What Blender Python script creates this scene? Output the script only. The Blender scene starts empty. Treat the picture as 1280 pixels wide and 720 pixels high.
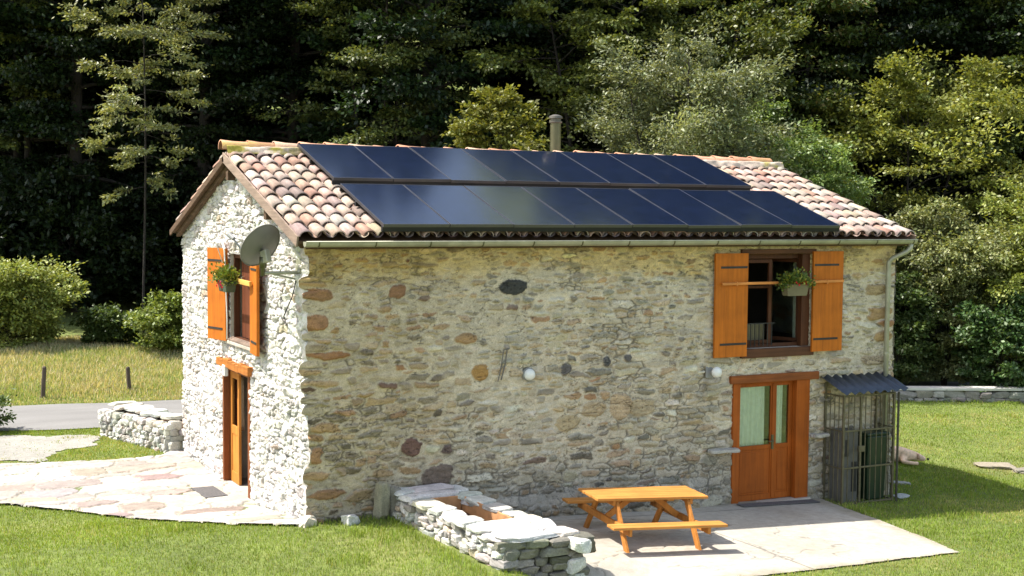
import bpy, bmesh, math, random
import numpy as np
from mathutils import Vector, Matrix

random.seed(7)
scene = bpy.context.scene
COL = scene.collection
RNG = np.random.default_rng(11)
R_ = math.radians

# ------------------------------------------------------------------ helpers
def sst(a, b, x):
    t = np.clip((x - a) / (b - a), 0, 1)
    return t * t * (3 - 2 * t)

def depth_of(x, y):
    return (x + 5.7265) * .4565 + (y + 17.254) * .8897

def gz(x, y):
    """height of the terrain"""
    x = np.asarray(x, float); y = np.asarray(y, float)
    zr = np.where(x < 15, .38 - .044 * x, -.28 - .02 * (x - 15)); zr = np.maximum(zr, -.42)
    zl = np.where(y < 0, .48 + .035 * y, .48 - .11 * y); zl = np.clip(zl, .1, .5)
    zl = np.where(y > 1.5, np.maximum(zl, .24), zl)
    t = sst(1.25, 2.7, x)
    z = zl * (1 - t) + zr * t
    b = sst(8, 16, x)
    z = np.where(y > 7.2, z + (sst(7.2, 9.5, y)) * ((.25 * (1 - b) + zr * b) - z), z)
    m = np.clip(y - 14.6 - .1 * np.clip(-x, -8, 30), 0, 6) * .08 * (1 - sst(9, 15, x))
    z = z + m
    D = depth_of(x, y)
    h = np.clip(D - 41, 0, 9) * .12 + np.clip(D - 50, 0, 400) * .55
    side = 1 + .35 * sst(-10, 40, (x + 5.7) * .8897 - (y + 17.25) * .4565)
    z = z + h * side
    z = z - .22 * sst(-2.7, -3.25, y) * sst(1.6, 2.1, x) * (1 - sst(3.0, 4.4, x))
    return z - .9 * sst(-7, -16, y)

def hash2(ix, iy, seed):
    n = (ix.astype(np.int64) * 374761393 + iy.astype(np.int64) * 668265263 + seed * 1442695041) & 0xffffffff
    n = ((n ^ (n >> 13)) * 1274126177) & 0xffffffff
    n = (n ^ (n >> 16)) & 0xffff
    return n / 65535.0

def vnoise(x, y, seed=0):
    x0 = np.floor(x); y0 = np.floor(y)
    fx = x - x0; fy = y - y0
    fx = fx * fx * (3 - 2 * fx); fy = fy * fy * (3 - 2 * fy)
    a = hash2(x0, y0, seed); b = hash2(x0 + 1, y0, seed)
    c = hash2(x0, y0 + 1, seed); d = hash2(x0 + 1, y0 + 1, seed)
    return (a * (1 - fx) + b * fx) * (1 - fy) + (c * (1 - fx) + d * fx) * fy

def fbm(x, y, seed=0, oct=4):
    s = 0; a = .5; t = 0
    for i in range(oct):
        s = s + a * vnoise(x, y, seed + i * 17); t += a
        x = x * 2.03 + 3.1; y = y * 2.03 + 1.7; a *= .5
    return s / t

# ------------------------------------------------------------------ objects
def link(o, parent=None):
    COL.objects.link(o)
    if parent is not None:
        o.parent = parent
    return o

def empty(name, loc=(0, 0, 0), rz=0.0):
    o = bpy.data.objects.new(name, None)
    o.empty_display_size = .2
    o.location = loc; o.rotation_euler = (0, 0, rz)
    return link(o)

def tag(o, label=None, cat=None, group=None, kind=None):
    if label: o['label'] = label
    if cat: o['category'] = cat
    if group: o['group'] = group
    if kind: o['kind'] = kind
    return o

def np_mesh(name, V, Fq=None, mat=None, col=None, parent=None, smooth=True, Ft=None, loc=None):
    """mesh object from arrays: Fq quads (n,4), Ft triangles (n,3), col per vertex"""
    me = bpy.data.meshes.new(name)
    V = np.asarray(V, np.float32)
    nq = 0 if Fq is None else len(Fq); nt = 0 if Ft is None else len(Ft)
    idx = []
    if nq: idx.append(np.asarray(Fq, np.int32).ravel())
    if nt: idx.append(np.asarray(Ft, np.int32).ravel())
    idx = np.concatenate(idx)
    me.vertices.add(len(V)); me.vertices.foreach_set('co', V.ravel())
    me.loops.add(len(idx)); me.loops.foreach_set('vertex_index', idx)
    me.polygons.add(nq + nt)
    starts = np.concatenate([np.arange(nq) * 4, nq * 4 + np.arange(nt) * 3]).astype(np.int32)
    me.polygons.foreach_set('loop_start', starts)
    me.polygons.foreach_set('use_smooth', np.full(nq + nt, smooth, bool))
    if col is not None:
        at = me.attributes.new('Col', 'FLOAT_COLOR', 'POINT')
        c = np.ones((len(V), 4), np.float32); c[:, :3] = col
        at.data.foreach_set('color', c.ravel())
    me.update(calc_edges=True)
    me.validate()
    if mat: me.materials.append(mat)
    o = bpy.data.objects.new(name, me)
    if loc is not None: o.location = loc
    return link(o, parent)

class MB:
    """collects boxes, bars, tubes and sheets and links them as ONE mesh object"""
    def __init__(s): s.v = []; s.f = []
    def box(s, x0, x1, y0, y1, z0, z1, M=None):
        n = len(s.v)
        c = [Vector(p) for p in ((x0, y0, z0), (x1, y0, z0), (x1, y1, z0), (x0, y1, z0),
                                 (x0, y0, z1), (x1, y0, z1), (x1, y1, z1), (x0, y1, z1))]
        if M is not None: c = [M @ p for p in c]
        s.v += c
        s.f += [tuple(n + i for i in q) for q in ((3, 2, 1, 0), (4, 5, 6, 7), (0, 1, 5, 4), (1, 2, 6, 5), (2, 3, 7, 6), (3, 0, 4, 7))]
        return s
    def bar(s, a, b, w, h, up=(0, 0, 1)):
        a = Vector(a); b = Vector(b); d = (b - a); L = d.length; d.normalize()
        u = Vector(up)
        if abs(d.dot(u)) > .98: u = Vector((0, 1, 0))
        r = d.cross(u).normalized(); u = r.cross(d)
        M = Matrix(((d.x, r.x, u.x, a.x), (d.y, r.y, u.y, a.y), (d.z, r.z, u.z, a.z), (0, 0, 0, 1)))
        return s.box(0, L, -w / 2, w / 2, -h / 2, h / 2, M)
    def tube(s, pts, r, n=8, cap=True):
        pts = [Vector(p) for p in pts]
        rs = r if isinstance(r, (list, tuple)) else [r] * len(pts)
        base = len(s.v)
        prev = None
        for i, p in enumerate(pts):
            d = (pts[min(i + 1, len(pts) - 1)] - pts[max(i - 1, 0)]).normalized()
            if prev is None:
                a = Vector((0, 0, 1)) if abs(d.z) < .9 else Vector((1, 0, 0))
                prev = d.cross(a).normalized()
            u = (prev - d * prev.dot(d)).normalized(); w = d.cross(u); prev = u
            for k in range(n):
                t = 2 * math.pi * k / n
                s.v.append(p + (u * math.cos(t) + w * math.sin(t)) * rs[i])
        for i in range(len(pts) - 1):
            for k in range(n):
                a = base + i * n + k; b = base + i * n + (k + 1) % n
                s.f.append((a, b, b + n, a + n))
        if cap:
            s.f.append(tuple(base + k for k in reversed(range(n))))
            e = base + (len(pts) - 1) * n
            s.f.append(tuple(e + k for k in range(n)))
        return s
    def lathe(s, prof, M=None, n=24):
        """prof: (radius, z) pairs"""
        base = len(s.v)
        for (r, z) in prof:
            for k in range(n):
                t = 2 * math.pi * k / n
                p = Vector((r * math.cos(t), r * math.sin(t), z))
                s.v.append(M @ p if M is not None else p)
        for i in range(len(prof) - 1):
            for k in range(n):
                a = base + i * n + k; b = base + i * n + (k + 1) % n
                s.f.append((a, b, b + n, a + n))
        return s
    def quad(s, *p):
        n = len(s.v); s.v += [Vector(q) for q in p]; s.f.append(tuple(range(n, n + len(p)))); return s
    def build(s, name, mat, parent=None, bevel=0, smooth=False, loc=None, rot=None, solid=0):
        me = bpy.data.meshes.new(name)
        me.from_pydata([tuple(v) for v in s.v], [], s.f)
        me.materials.append(mat)
        if smooth: me.polygons.foreach_set('use_smooth', [True] * len(me.polygons))
        me.update()
        o = bpy.data.objects.new(name, me)
        if loc is not None: o.location = loc
        if rot is not None: o.rotation_euler = rot
        link(o, parent)
        if solid:
            m = o.modifiers.new('thick', 'SOLIDIFY'); m.thickness = solid; m.offset = 0
        if bevel:
            b = o.modifiers.new('bevel', 'BEVEL'); b.width = bevel; b.segments = 2; b.limit_method = 'ANGLE'
        return o

# ------------------------------------------------------------------ materials
class NT:
    def __init__(s, name):
        s.m = bpy.data.materials.new(name); s.m.use_nodes = True
        s.t = s.m.node_tree; s.n = s.t.nodes; s.l = s.t.links
        s.b = s.n['Principled BSDF']
    def add(s, typ, **k):
        n = s.n.new(typ)
        for a, v in k.items():
            if a in n.inputs: n.inputs[a].default_value = v
            else: setattr(n, a, v)
        return n
    def set(s, **k):
        for a, v in k.items(): s.b.inputs[a.replace('_', ' ')].default_value = v
        return s
    def to(s, a, b): s.l.new(a, b)
    def coords(s, scale=(1, 1, 1), rot=(0, 0, 0)):
        c = s.add('ShaderNodeTexCoord'); m = s.add('ShaderNodeMapping')
        m.inputs['Scale'].default_value = scale; m.inputs['Rotation'].default_value = rot
        s.to(c.outputs['Object'], m.inputs['Vector']); return m.outputs['Vector']
    def noise(s, vec, scale, detail=5, rough=.6):
        n = s.add('ShaderNodeTexNoise'); n.inputs['Scale'].default_value = scale
        n.inputs['Detail'].default_value = detail; n.inputs['Roughness'].default_value = rough
        s.to(vec, n.inputs['Vector']); return n.outputs['Fac']
    def ramp(s, fac, stops):
        r = s.add('ShaderNodeValToRGB'); e = r.color_ramp.elements
        while len(e) < len(stops): e.new(.5)
        for i, (p, c) in enumerate(stops):
            e[i].position = p; e[i].color = (*c, 1) if len(c) == 3 else c
        s.to(fac, r.inputs['Fac']); return r.outputs['Color']
    def mul(s, a, b, fac=1):
        m = s.add('ShaderNodeMix', data_type='RGBA', blend_type='MULTIPLY')
        m.inputs['Factor'].default_value = fac
        s.to(a, m.inputs['A']); s.to(b, m.inputs['B']); return m.outputs['Result']
    def mix(s, f, a, b):
        m = s.add('ShaderNodeMix', data_type='RGBA')
        s.to(f, m.inputs['Factor'])
        for v, k in ((a, 'A'), (b, 'B')):
            if isinstance(v, tuple): m.inputs[k].default_value = (*v, 1)
            else: s.to(v, m.inputs[k])
        return m.outputs['Result']
    def bump(s, h, strength=.5, dist=.01):
        b = s.add('ShaderNodeBump'); b.inputs['Strength'].default_value = strength; b.inputs['Distance'].default_value = dist
        s.to(h, b.inputs['Height']); s.to(b.outputs['Normal'], s.b.inputs['Normal'])
    def base(s, c):
        if isinstance(c, tuple): s.b.inputs['Base Color'].default_value = (*c, 1)
        else: s.to(c, s.b.inputs['Base Color'])
        return s

def g(v): return (v, v, v)

def plain(name, c, rough=.6, metal=0., var=.25, scale=6, bump=.15):
    t = NT(name); v = t.coords()
    f = t.noise(v, scale)
    lo = tuple(x * (1 - var) for x in c); hi = tuple(min(1, x * (1 + var)) for x in c)
    t.base(t.ramp(f, [(.3, lo), (.7, hi)])).set(Roughness=rough, Metallic=metal)
    if bump: t.bump(t.noise(v, scale * 8), bump, .004)
    return t.m

def wood(name, c, axis='x', rough=.5, var=.3, gr=1.0):
    t = NT(name)
    sc = {'x': (1.2, 22, 22), 'y': (22, 1.2, 22), 'z': (22, 22, 1.2)}[axis]
    v = t.coords(tuple(a * gr for a in sc))
    f = t.noise(v, 1.0, 6, .65)
    lo = tuple(x * (1 - var) for x in c); hi = tuple(min(1, x * (1 + var)) for x in c)
    c1 = t.ramp(f, [(.3, lo), (.52, c), (.72, hi)])
    big = t.noise(t.coords((1, 1, 1)), 2.3, 3)
    c2 = t.ramp(big, [(.3, g(.78)), (.7, g(1.08))])
    t.base(t.mul(c1, c2)).set(Roughness=max(rough, .6)); t.b.inputs['Specular IOR Level'].default_value = .22
    t.bump(f, .25, .004)
    return t.m

def attr_mat(name, rough=.9, fine=40, bump=.5, dist=.012, contrast=(.72, 1.22), spec=.3, mid=9):
    """colour from the per vertex stone colours, broken up by fine grain"""
    t = NT(name); a = t.add('ShaderNodeAttribute'); a.attribute_name = 'Col'
    v = t.coords()
    f = t.noise(v, fine, 6, .7); f2 = t.noise(v, mid, 5, .6)
    c = t.mul(a.outputs['Color'], t.ramp(f, [(.3, g(contrast[0])), (.7, g(contrast[1]))]))
    c = t.mul(c, t.ramp(f2, [(.3, g(.86)), (.7, g(1.12))]))
    t.base(c).set(Roughness=rough); t.b.inputs['Specular IOR Level'].default_value = spec
    ad = t.add('ShaderNodeMath', operation='ADD'); t.to(f, ad.inputs[0]); t.to(f2, ad.inputs[1])
    t.bump(ad.outputs[0], bump, dist)
    return t.m

def leaf_mat(name, rough=.5, trans=.3, spec=.4):
    t = NT(name); a = t.add('ShaderNodeAttribute'); a.attribute_name = 'Col'
    oi = t.add('ShaderNodeObjectInfo')
    hs = t.add('ShaderNodeHueSaturation')
    mr = t.add('ShaderNodeMapRange'); mr.inputs['To Min'].default_value = .485; mr.inputs['To Max'].default_value = .515
    t.to(oi.outputs['Random'], mr.inputs['Value']); t.to(mr.outputs[0], hs.inputs['Hue'])
    mv = t.add('ShaderNodeMapRange'); mv.inputs['To Min'].default_value = .85; mv.inputs['To Max'].default_value = 1.15
    t.to(oi.outputs['Random'], mv.inputs['Value']); t.to(mv.outputs[0], hs.inputs['Value'])
    t.to(a.outputs['Color'], hs.inputs['Color'])
    t.to(hs.outputs['Color'], t.b.inputs['Base Color'])
    t.set(Roughness=rough); t.b.inputs['Specular IOR Level'].default_value = spec
    tr = t.add('ShaderNodeBsdfTranslucent')
    gm = t.add('ShaderNodeMix', data_type='RGBA', blend_type='MULTIPLY'); gm.inputs['Factor'].default_value = 1
    t.to(hs.outputs['Color'], gm.inputs['A']); gm.inputs['B'].default_value = (1.25, 1.15, .5, 1)
    t.to(gm.outputs['Result'], tr.inputs['Color'])
    ms = t.add('ShaderNodeMixShader'); ms.inputs[0].default_value = trans
    t.to(t.b.outputs[0], ms.inputs[1]); t.to(tr.outputs[0], ms.inputs[2])
    t.to(ms.outputs[0], t.n['Material Output'].inputs['Surface'])
    return t.m

def glass_mat(name, tint=(.9, .95, .93)):
    t = NT(name)
    gl = t.add('ShaderNodeBsdfGlossy'); gl.inputs['Roughness'].default_value = .02
    tp = t.add('ShaderNodeBsdfTransparent'); tp.inputs['Color'].default_value = (*tint, 1)
    fr = t.add('ShaderNodeFresnel'); fr.inputs['IOR'].default_value = 1.5
    ms = t.add('ShaderNodeMixShader')
    t.to(fr.outputs[0], ms.inputs[0]); t.to(tp.outputs[0], ms.inputs[1]); t.to(gl.outputs[0], ms.inputs[2])
    t.to(ms.outputs[0], t.n['Material Output'].inputs['Surface'])
    return t.m

M = {}
M['wall'] = attr_mat('rubble_masonry', .92, 55, .7, .012, (.7, 1.25))
M['white_wall'] = attr_mat('pale_masonry', .9, 60, .6, .012, (.8, 1.12))
M['stones'] = attr_mat('dry_stone', .9, 45, .7, .012, (.68, 1.22))
M['flag'] = attr_mat('flagstone', .85, 40, .35, .008, (.85, 1.1))
M['tile'] = attr_mat('terracotta_tile', .85, 38, .4, .006, (.72, 1.2))
M['grass'] = leaf_mat('grass_blades', .55, .35, .25)
M['leaf'] = leaf_mat('leaves', .48, .30, .45)
M['bark'] = plain('bark', (.028, .022, .017), .95, 0, .45, 12, .5)
M['pale_bark'] = plain('pale_bark', (.26, .24, .2), .9, 0, .4, 9, .4)
M['ground'] = None
M['orange_wood_z'] = wood('orange_stained_wood', (.48, .135, .010), 'z', .45, .22)
M['orange_wood_x'] = wood('orange_stained_rail', (.62, .24, .06), 'x', .45, .22)
M['yellow_wood'] = wood('pale_flower_rail', (.66, .40, .10), 'y', .5, .2)
M['door_wood'] = wood('stained_door_wood', (.33, .080, .008), 'z', .38, .22)
M['door_wood_x'] = wood('stained_lintel_wood', (.24, .07, .016), 'x', .5, .3)
M['dark_wood'] = wood('dark_window_wood', (.085, .030, .012), 'z', .5, .3)
M['dark_wood_x'] = wood('dark_sill_wood', (.10, .040, .018), 'x', .55, .3)
M['lintel_y'] = wood('carved_lintel_wood', (.42, .15, .03), 'y', .5, .3)
M['table_wood'] = wood('varnished_table_wood', (.49, .215, .05), 'x', .38, .25)
M['table_leg_wood'] = wood('varnished_leg_wood', (.44, .175, .035), 'z', .4, .25)
M['old_wood'] = wood('weathered_board', (.27, .20, .155), 'y', .9, .35)
M['roof_wood'] = wood('brown_roof_timber', (.115, .072, .045), 'y', .9, .4)
M['iron'] = plain('black_iron', (.03, .028, .026), .6, .3, .3)
M['cage_metal'] = plain('olive_grey_metal', (.125, .11, .065), .55, .5, .3, 10, .1)
M['zinc'] = plain('weathered_zinc', (.34, .335, .25), .5, .35, .18, 5, .06)
M['steel'] = plain('flue_steel', (.12, .115, .065), .42, .7, .15, 8, .05)
M['blue_sheet'] = plain('blue_grey_sheet', (.05, .062, .085), .45, .3, .2, 5, .05)
M['white_plastic'] = plain('white_plastic', (.75, .75, .72), .4, 0, .05, 5, 0)
M['grey_plastic'] = plain('grey_plastic', (.25, .25, .24), .5, 0, .1, 5, 0)
M['dish_grey'] = plain('dish_paint', (.155, .15, .13), .5, .1, .08, 6, .03)
M['rubber'] = plain('dark_mat_rubber', (.09, .085, .085), .95, 0, .3, 30, .4)
M['curtain'] = plain('mint_curtain', (.80, .80, .68), .9, 0, .08, 12, .05)
M['white_curtain'] = plain('white_curtain', (.75, .74, .7), .9, 0, .06, 12, .05)
M['glass'] = glass_mat('window_glass')
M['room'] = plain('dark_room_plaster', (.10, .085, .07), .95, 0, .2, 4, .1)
M['soil'] = plain('planter_soil', (.10, .05, .028), 1, 0, .4, 14, .6)
M['clay'] = plain('orange_clay', (.48, .24, .10), .85, 0, .25, 6, .3)
M['pot_cream'] = plain('cream_pot', (.15, .13, .07), .7, 0, .12, 6, .05)
M['pot_green'] = plain('dark_green_pot', (.05, .075, .045), .6, 0, .15, 6, .05)
M['green_plastic'] = plain('dark_green_plastic', (.008, .026, .010), .4, 0, .2, 6, .05)
M['bin_grey'] = plain('grey_box_plastic', (.11, .105, .09), .7, 0, .2, 6, .05)
M['fur'] = plain('tan_fur', (.72, .52, .37), .95, 0, .25, 18, .6)
M['dark_fur'] = plain('dark_fur', (.03, .022, .018), .8, 0, .2, 18, .3)
M['post_wood'] = wood('grey_post_wood', (.11, .085, .065), 'z', .95, .4)
M['red_petal'] = plain('red_petal', (.55, .015, .03), .5, 0, .3, 20, 0)

def m_concrete():
    t = NT('patio_concrete'); v = t.coords()
    f = t.noise(v, 1.3, 6, .65); f2 = t.noise(v, 30, 6, .7)
    c = t.ramp(f, [(.28, (.36, .315, .26)), (.5, (.43, .385, .325)), (.72, (.49, .445, .385))])
    w = t.noise(t.coords((1, 1, 1), (0, 0, 1)), .55, 4)
    st = t.ramp(w, [(.56, g(1)), (.66, (.84, .78, .7))])
    c = t.mul(t.mul(c, st), t.ramp(f2, [(.3, g(.86)), (.7, g(1.08))]))
    t.base(c).set(Roughness=.9); t.bump(f2, .3, .006); return t.m
M['concrete'] = m_concrete()

def m_asphalt():
    t = NT('road_asphalt'); v = t.coords()
    f = t.noise(v, 60, 4, .7); f2 = t.noise(t.coords((.5, 2.5, 1)), .8, 4)
    c = t.mul(t.ramp(f, [(.3, (.14, .136, .13)), (.7, (.215, .21, .20))]), t.ramp(f2, [(.3, g(.85)), (.7, g(1.12))]))
    t.base(c).set(Roughness=.9); t.bump(f, .3, .004); return t.m
M['asphalt'] = m_asphalt()

def m_ground():
    t = NT('grassy_soil'); v = t.coords()
    f = t.noise(v, .35, 5); f2 = t.noise(v, 9, 6, .7); f3 = t.noise(v, 1.6, 5)
    c = t.ramp(f, [(.3, (.11, .145, .03)), (.55, (.14, .175, .036)), (.75, (.20, .195, .062))])
    c = t.mul(c, t.ramp(f2, [(.3, g(.55)), (.7, g(1.3))]))
    c = t.mul(c, t.ramp(f3, [(.3, g(.8)), (.7, g(1.15))]))
    t.base(c).set(Roughness=1.0); t.bump(f2, .8, .05); return t.m
M['ground'] = m_ground()

def m_gravel():
    t = NT('pale_gravel'); v = t.coords()
    f = t.noise(v, 22, 6, .75); f2 = t.noise(v, 2.2, 4)
    c = t.mul(t.ramp(f, [(.3, (.20, .19, .16)), (.7, (.36, .345, .31))]), t.ramp(f2, [(.3, g(.8)), (.7, g(1.1))]))
    t.base(c).set(Roughness=.95); t.bump(f, .6, .02); return t.m
M['gravel'] = m_gravel()

def m_panel():
    t = NT('solar_glass'); v = t.coords()
    f = t.noise(v, 3, 3)
    t.base(t.ramp(f, [(.3, (.004, .0075, .021)), (.7, (.006, .011, .032))])).set(Roughness=.12)
    t.b.inputs['Specular IOR Level'].default_value = .44
    t.b.inputs['Coat Weight'].default_value = .0
    return t.m
M['panel'] = m_panel()
M['panel_edge'] = plain('panel_frame_alu', (.10, .10, .11), .4, .7, .05, 5, 0)
M['rail_black'] = plain('black_mounting_rail', (.012, .012, .013), .6, .2, .1, 5, 0)

# ------------------------------------------------------------------ house dimensions
L, W, HE, SL = 10.51, 7.13, 4.475, .33
EO = .22                     # roof plane passes z = HE at y = -EO
RY = W / 2
HR = HE + SL * (RY + EO)
def roof_z(y): return HE + SL * (EO + (y if y <= RY else W - y))

house = empty('stone_house', (0, 0, 0))
tag(house, 'old rubble stone cottage with a terracotta tiled roof and orange wooden shutters', 'house')

# ------------------------------------------------------------------ rubble masonry
def lines(a, b, step, keep=()):
    ks = sorted(set([a, b] + [k for k in keep if a < k < b])); out = []
    for p, q in zip(ks[:-1], ks[1:]):
        n = max(1, int(round((q - p) / step)))
        out.append(np.linspace(p, q, n, endpoint=False))
    out.append(np.array([b])); return np.concatenate(out)

def seeds_for(x0, x1, z0, z1, course, aspect, rng):
    S = []
    z = z0
    while z < z1 + course:
        h = course * rng.uniform(.6, 1.45)
        x = x0 - rng.uniform(0, course * 2)
        while x < x1 + course:
            w = h * rng.uniform(*aspect)
            S.append((x + w / 2 + rng.normal() * .02, z + h / 2 + rng.normal() * h * .14, w * .54, h * .54, rng.uniform(-.16, .16)))
            x += w
        z += h
    return S

def rubble(X, Z, S, warp=.05, seed=3, p=2.6, win=.75):
    """nearest stone index, normalised distance to it, gap to the second nearest"""
    S = np.array(S, np.float32)
    wx = X + warp * (fbm(X * 4, Z * 4, seed) - .5) * 2 + warp * .32 * (fbm(X * 12, Z * 15, seed + 5) - .5) * 2 + warp * .16 * (fbm(X * 38, Z * 38, seed + 8) - .5) * 2
    wz = Z + warp * .8 * (fbm(X * 4 + 9, Z * 4 + 5, seed + 1) - .5) * 2 + warp * .30 * (fbm(X * 12, Z * 15 + 4, seed + 6) - .5) * 2 + warp * .16 * (fbm(X * 38, Z * 38 + 4, seed + 9) - .5) * 2
    fx = wx.ravel().astype(np.float32); fz = wz.ravel().astype(np.float32)
    PE = np.random.default_rng(seed).uniform(p[0], p[1], len(S)).astype(np.float32) if isinstance(p, tuple) else np.full(len(S), p, np.float32)
    N = len(fx); idx = np.zeros(N, np.int32); d1 = np.zeros(N, np.float32); d2 = np.zeros(N, np.float32)
    order = np.argsort(fz, kind='stable')
    ch = 3000
    for k in range(0, N, ch):
        o = order[k:k + ch]
        zl, zh = fz[o].min(), fz[o].max()
        m = np.nonzero((S[:, 1] > zl - win) & (S[:, 1] < zh + win))[0]
        T = S[m]
        dx = fx[o][:, None] - T[:, 0]; dz = fz[o][:, None] - T[:, 1]
        c, s_ = np.cos(T[:, 4]), np.sin(T[:, 4])
        a = np.abs((dx * c + dz * s_) / T[:, 2]); b = np.abs((-dx * s_ + dz * c) / T[:, 3])
        pe = PE[m]; d = (a ** pe + b ** pe) ** (1 / pe)
        i = d.argmin(1); r = np.arange(len(o))
        d1[o] = d[r, i]; idx[o] = m[i]; d[r, i] = 9; d2[o] = d.min(1)
    sh = X.shape
    return idx.reshape(sh), d1.reshape(sh), d2.reshape(sh)

def palette(n, rng, table):
    w = np.array([t[0] for t in table]); w = w / w.sum()
    k = rng.choice(len(table), n, p=w)
    c = np.array([t[1] for t in table])[k]
    c = c * rng.uniform(.8, 1.2, (n, 1)) * rng.uniform(.95, 1.05, (n, 3))
    return c

def grid_faces(n, m):
    i = np.arange(n - 1)[:, None] * m + np.arange(m - 1)[None, :]
    return np.stack([i, i + 1, i + m + 1, i + m], -1).reshape(-1, 4)

def compact(V, F, C):
    u, inv = np.unique(F.ravel(), return_inverse=True)
    return V[u], inv.reshape(-1, 4), C[u]

ZL = lines(-.6, HE - .17, .0125, (2.05, 2.14, 2.59, 4.12, .27, 2.2, 2.66, 4.06, .02))
FD = (7.17, 8.67, -.6, 2.05)       # front door opening (x0, x1, z0, z1)
FW = (7.34, 8.66, 2.59, 4.12)      # upper front window
GD = (2.75, 4.35, -.6, 2.2)        # gable door (y0, y1, z0, z1)
GW = (2.42, 3.88, 2.66, 4.06)        # gable window

def front_field():
    rng = np.random.default_rng(5)
    xs = lines(0, L, .0125, (FD[0], FD[1], FW[0], FW[1]))
    X, Z = np.meshgrid(xs, ZL)
    S = seeds_for(0, L, -.6, HE + .1, .078, (1.3, 4.8), rng)
    Sb = seeds_for(0, L, -.6, .95, .125, (1.1, 3.0), rng)
    S = [q for q in S if q[1] > .75 + .25 * math.sin(q[0] * 2)] + [q for q in Sb if q[1] <= .75 + .25 * math.sin(q[0] * 2)]
    tab = [(30, (.42, .355, .24)), (17, (.41, .30, .17)), (6, (.33, .20, .105)), (27, (.285, .26, .20)), (11, (.165, .145, .115)), (2, (.17, .105, .08)), (12, (.57, .52, .41))]
    fixed = []
    for z, w, h, c in ((3.62, .21, .085, (.29, .155, .075)), (3.25, .16, .125, (.33, .17, .08)), (2.78, .36, .07, (.30, .15, .065)),
                       (2.40, .26, .055, (.42, .29, .15)), (1.78, .30, .075, (.40, .26, .13)),
                       (1.40, .13, .12, (.33, .185, .09)), (1.12, .2, .06, (.38, .25, .13)), (.86, .31, .085, (.27, .155, .08))):
        fixed.append((w * .9 - .01, z, w, h, rng.uniform(-.08, .12), c))
    fixed += [(3.14, 3.68, .25, .125, .05, (.055, .055, .052)), (1.32, 3.63, .13, .10, .6, (.25, .135, .075)),
              (4.55, 1.78, .22, .13, 0, (.44, .34, .21)), (5.0, 1.82, .2, .2, 0, (.46, .35, .22)), (5.4, 1.78, .24, .15, 0, (.42, .34, .22)),
              (4.1, 1.62, .24, .14, .1, (.43, .34, .2)), (1.55, 1.42, .16, .12, 0, (.15, .085, .065)), (2.1, 1.35, .12, .09, 0, (.14, .10, .085)),
              (1.95, .98, .26, .16, .1, (.16, .12, .095)), (10.2, 3.1, .3, .12, 0, (.36, .24, .12)), (10.1, 3.5, .26, .1, 0, (.36, .27, .15)),
              (10.3, 2.7, .22, .1, 0, (.37, .25, .12)), (10.05, 2.3, .3, .09, 0, (.38, .30, .2)), (2.4, 2.95, .2, .1, .1, (.33, .20, .09)),
              (2.62, 2.45, .14, .12, .2, (.36, .2, .06)), (4.05, 2.42, .1, .11, 0, (.13, .12, .115)), (4.75, 2.5, .08, .08, 0, (.12, .115, .11)),
              (5.15, 2.55, .08, .07, 0, (.13, .12, .11))]
    S = [s for s in S if not any(abs(s[0] - f[0]) < f[2] * 1.05 and abs(s[1] - f[1]) < f[3] * 1.15 for f in fixed)]
    n0 = len(S); S = S + [f[:5] for f in fixed]
    idx, d1, d2 = rubble(X, Z, S, .05, 3, (1.4, 4.0))
    C = palette(len(S), rng, tab); C[n0:] = [f[5] for f in fixed]
    vis = rng.uniform(.55, 1.0, len(S)); vis[rng.random(len(S)) < .14] = .2; vis[n0:] = 1.0
    amp = rng.uniform(0, 1, len(S)); amp[n0:] = .7; tilt = rng.normal(0, 1, (len(S), 2))
    Sa = np.array([q[:4] for q in S]); mn = np.minimum(Sa[:, 2], Sa[:, 3])
    gm = (d2 - d1) * mn[idx] * .5                       # metres to the joint, roughly
    wob = (fbm(X * 9, Z * 15, 31) - .5)
    fx_ = idx >= n0
    gm = np.where(fx_, np.minimum(gm, (1.03 - d1 + wob * .25) * mn[idx] * .6), gm)
    rag = .6 * (fbm(X * 11, Z * 22, 33) - .5) + .7 * (fbm(X * 26, Z * 40, 35) - .5)
    inset = .022 * fbm(X * 2.2, Z * 3.5, 34) * (rng.random(len(S))[idx] + .25)
    inside = np.where(fx_, sst(.001, .010, gm), sst(.000, .009, gm - inset - .020 * rag) * sst(1.5, 1.2, d1 + wob * .4))
    # where the pointing mortar was smeared over the stones
    sm = fbm(X * .8, Z * 1.3, 41) + (fbm(X * 5, Z * 9, 44) - .5) * .5 - .20 * sst(1.5, .2, Z) + .10 * sst(2.4, 3.6, Z)
    smear = sst(.55, .86, sm)
    cover = np.clip(smear * .85, 0, 1)
    v = vis[idx] * (1 - cover * np.where(rng.random(len(S))[idx] < .62, .25, .85))
    m = inside * np.where(fx_, 1 - .10 * cover, v)
    mort = np.array([.55, .48, .36]) * (.76 + .48 * fbm(X * 3.5, Z * 8, 51))[..., None] * (.84 + .32 * fbm(X * 14, Z * 40, 53))[..., None]
    low = sst(1.4, .3, Z + (fbm(X * 2, Z * 2, 52) - .5) * .6)[..., None]
    mort = mort * (1 - low) + np.array([.37, .335, .275]) * low * (.75 + .5 * fbm(X * 4, Z * 9, 54))[..., None]
    sc = C[idx] * (.74 + .52 * fbm(X * 10, Z * 34, 61))[..., None] * (.85 + .3 * fbm(X * 40, Z * 60, 62))[..., None]
    brn = sst(3.2, .6, X + (fbm(X * .8, Z * .8, 63) - .5) * 2)[..., None] * .40
    sc = np.where(fx_[..., None], sc, sc * (1 - .38 * low) * (1 - brn * np.array([.35, .65, .95])))
    mort = mort * (1 - brn * np.array([.30, .42, .60]))
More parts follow.
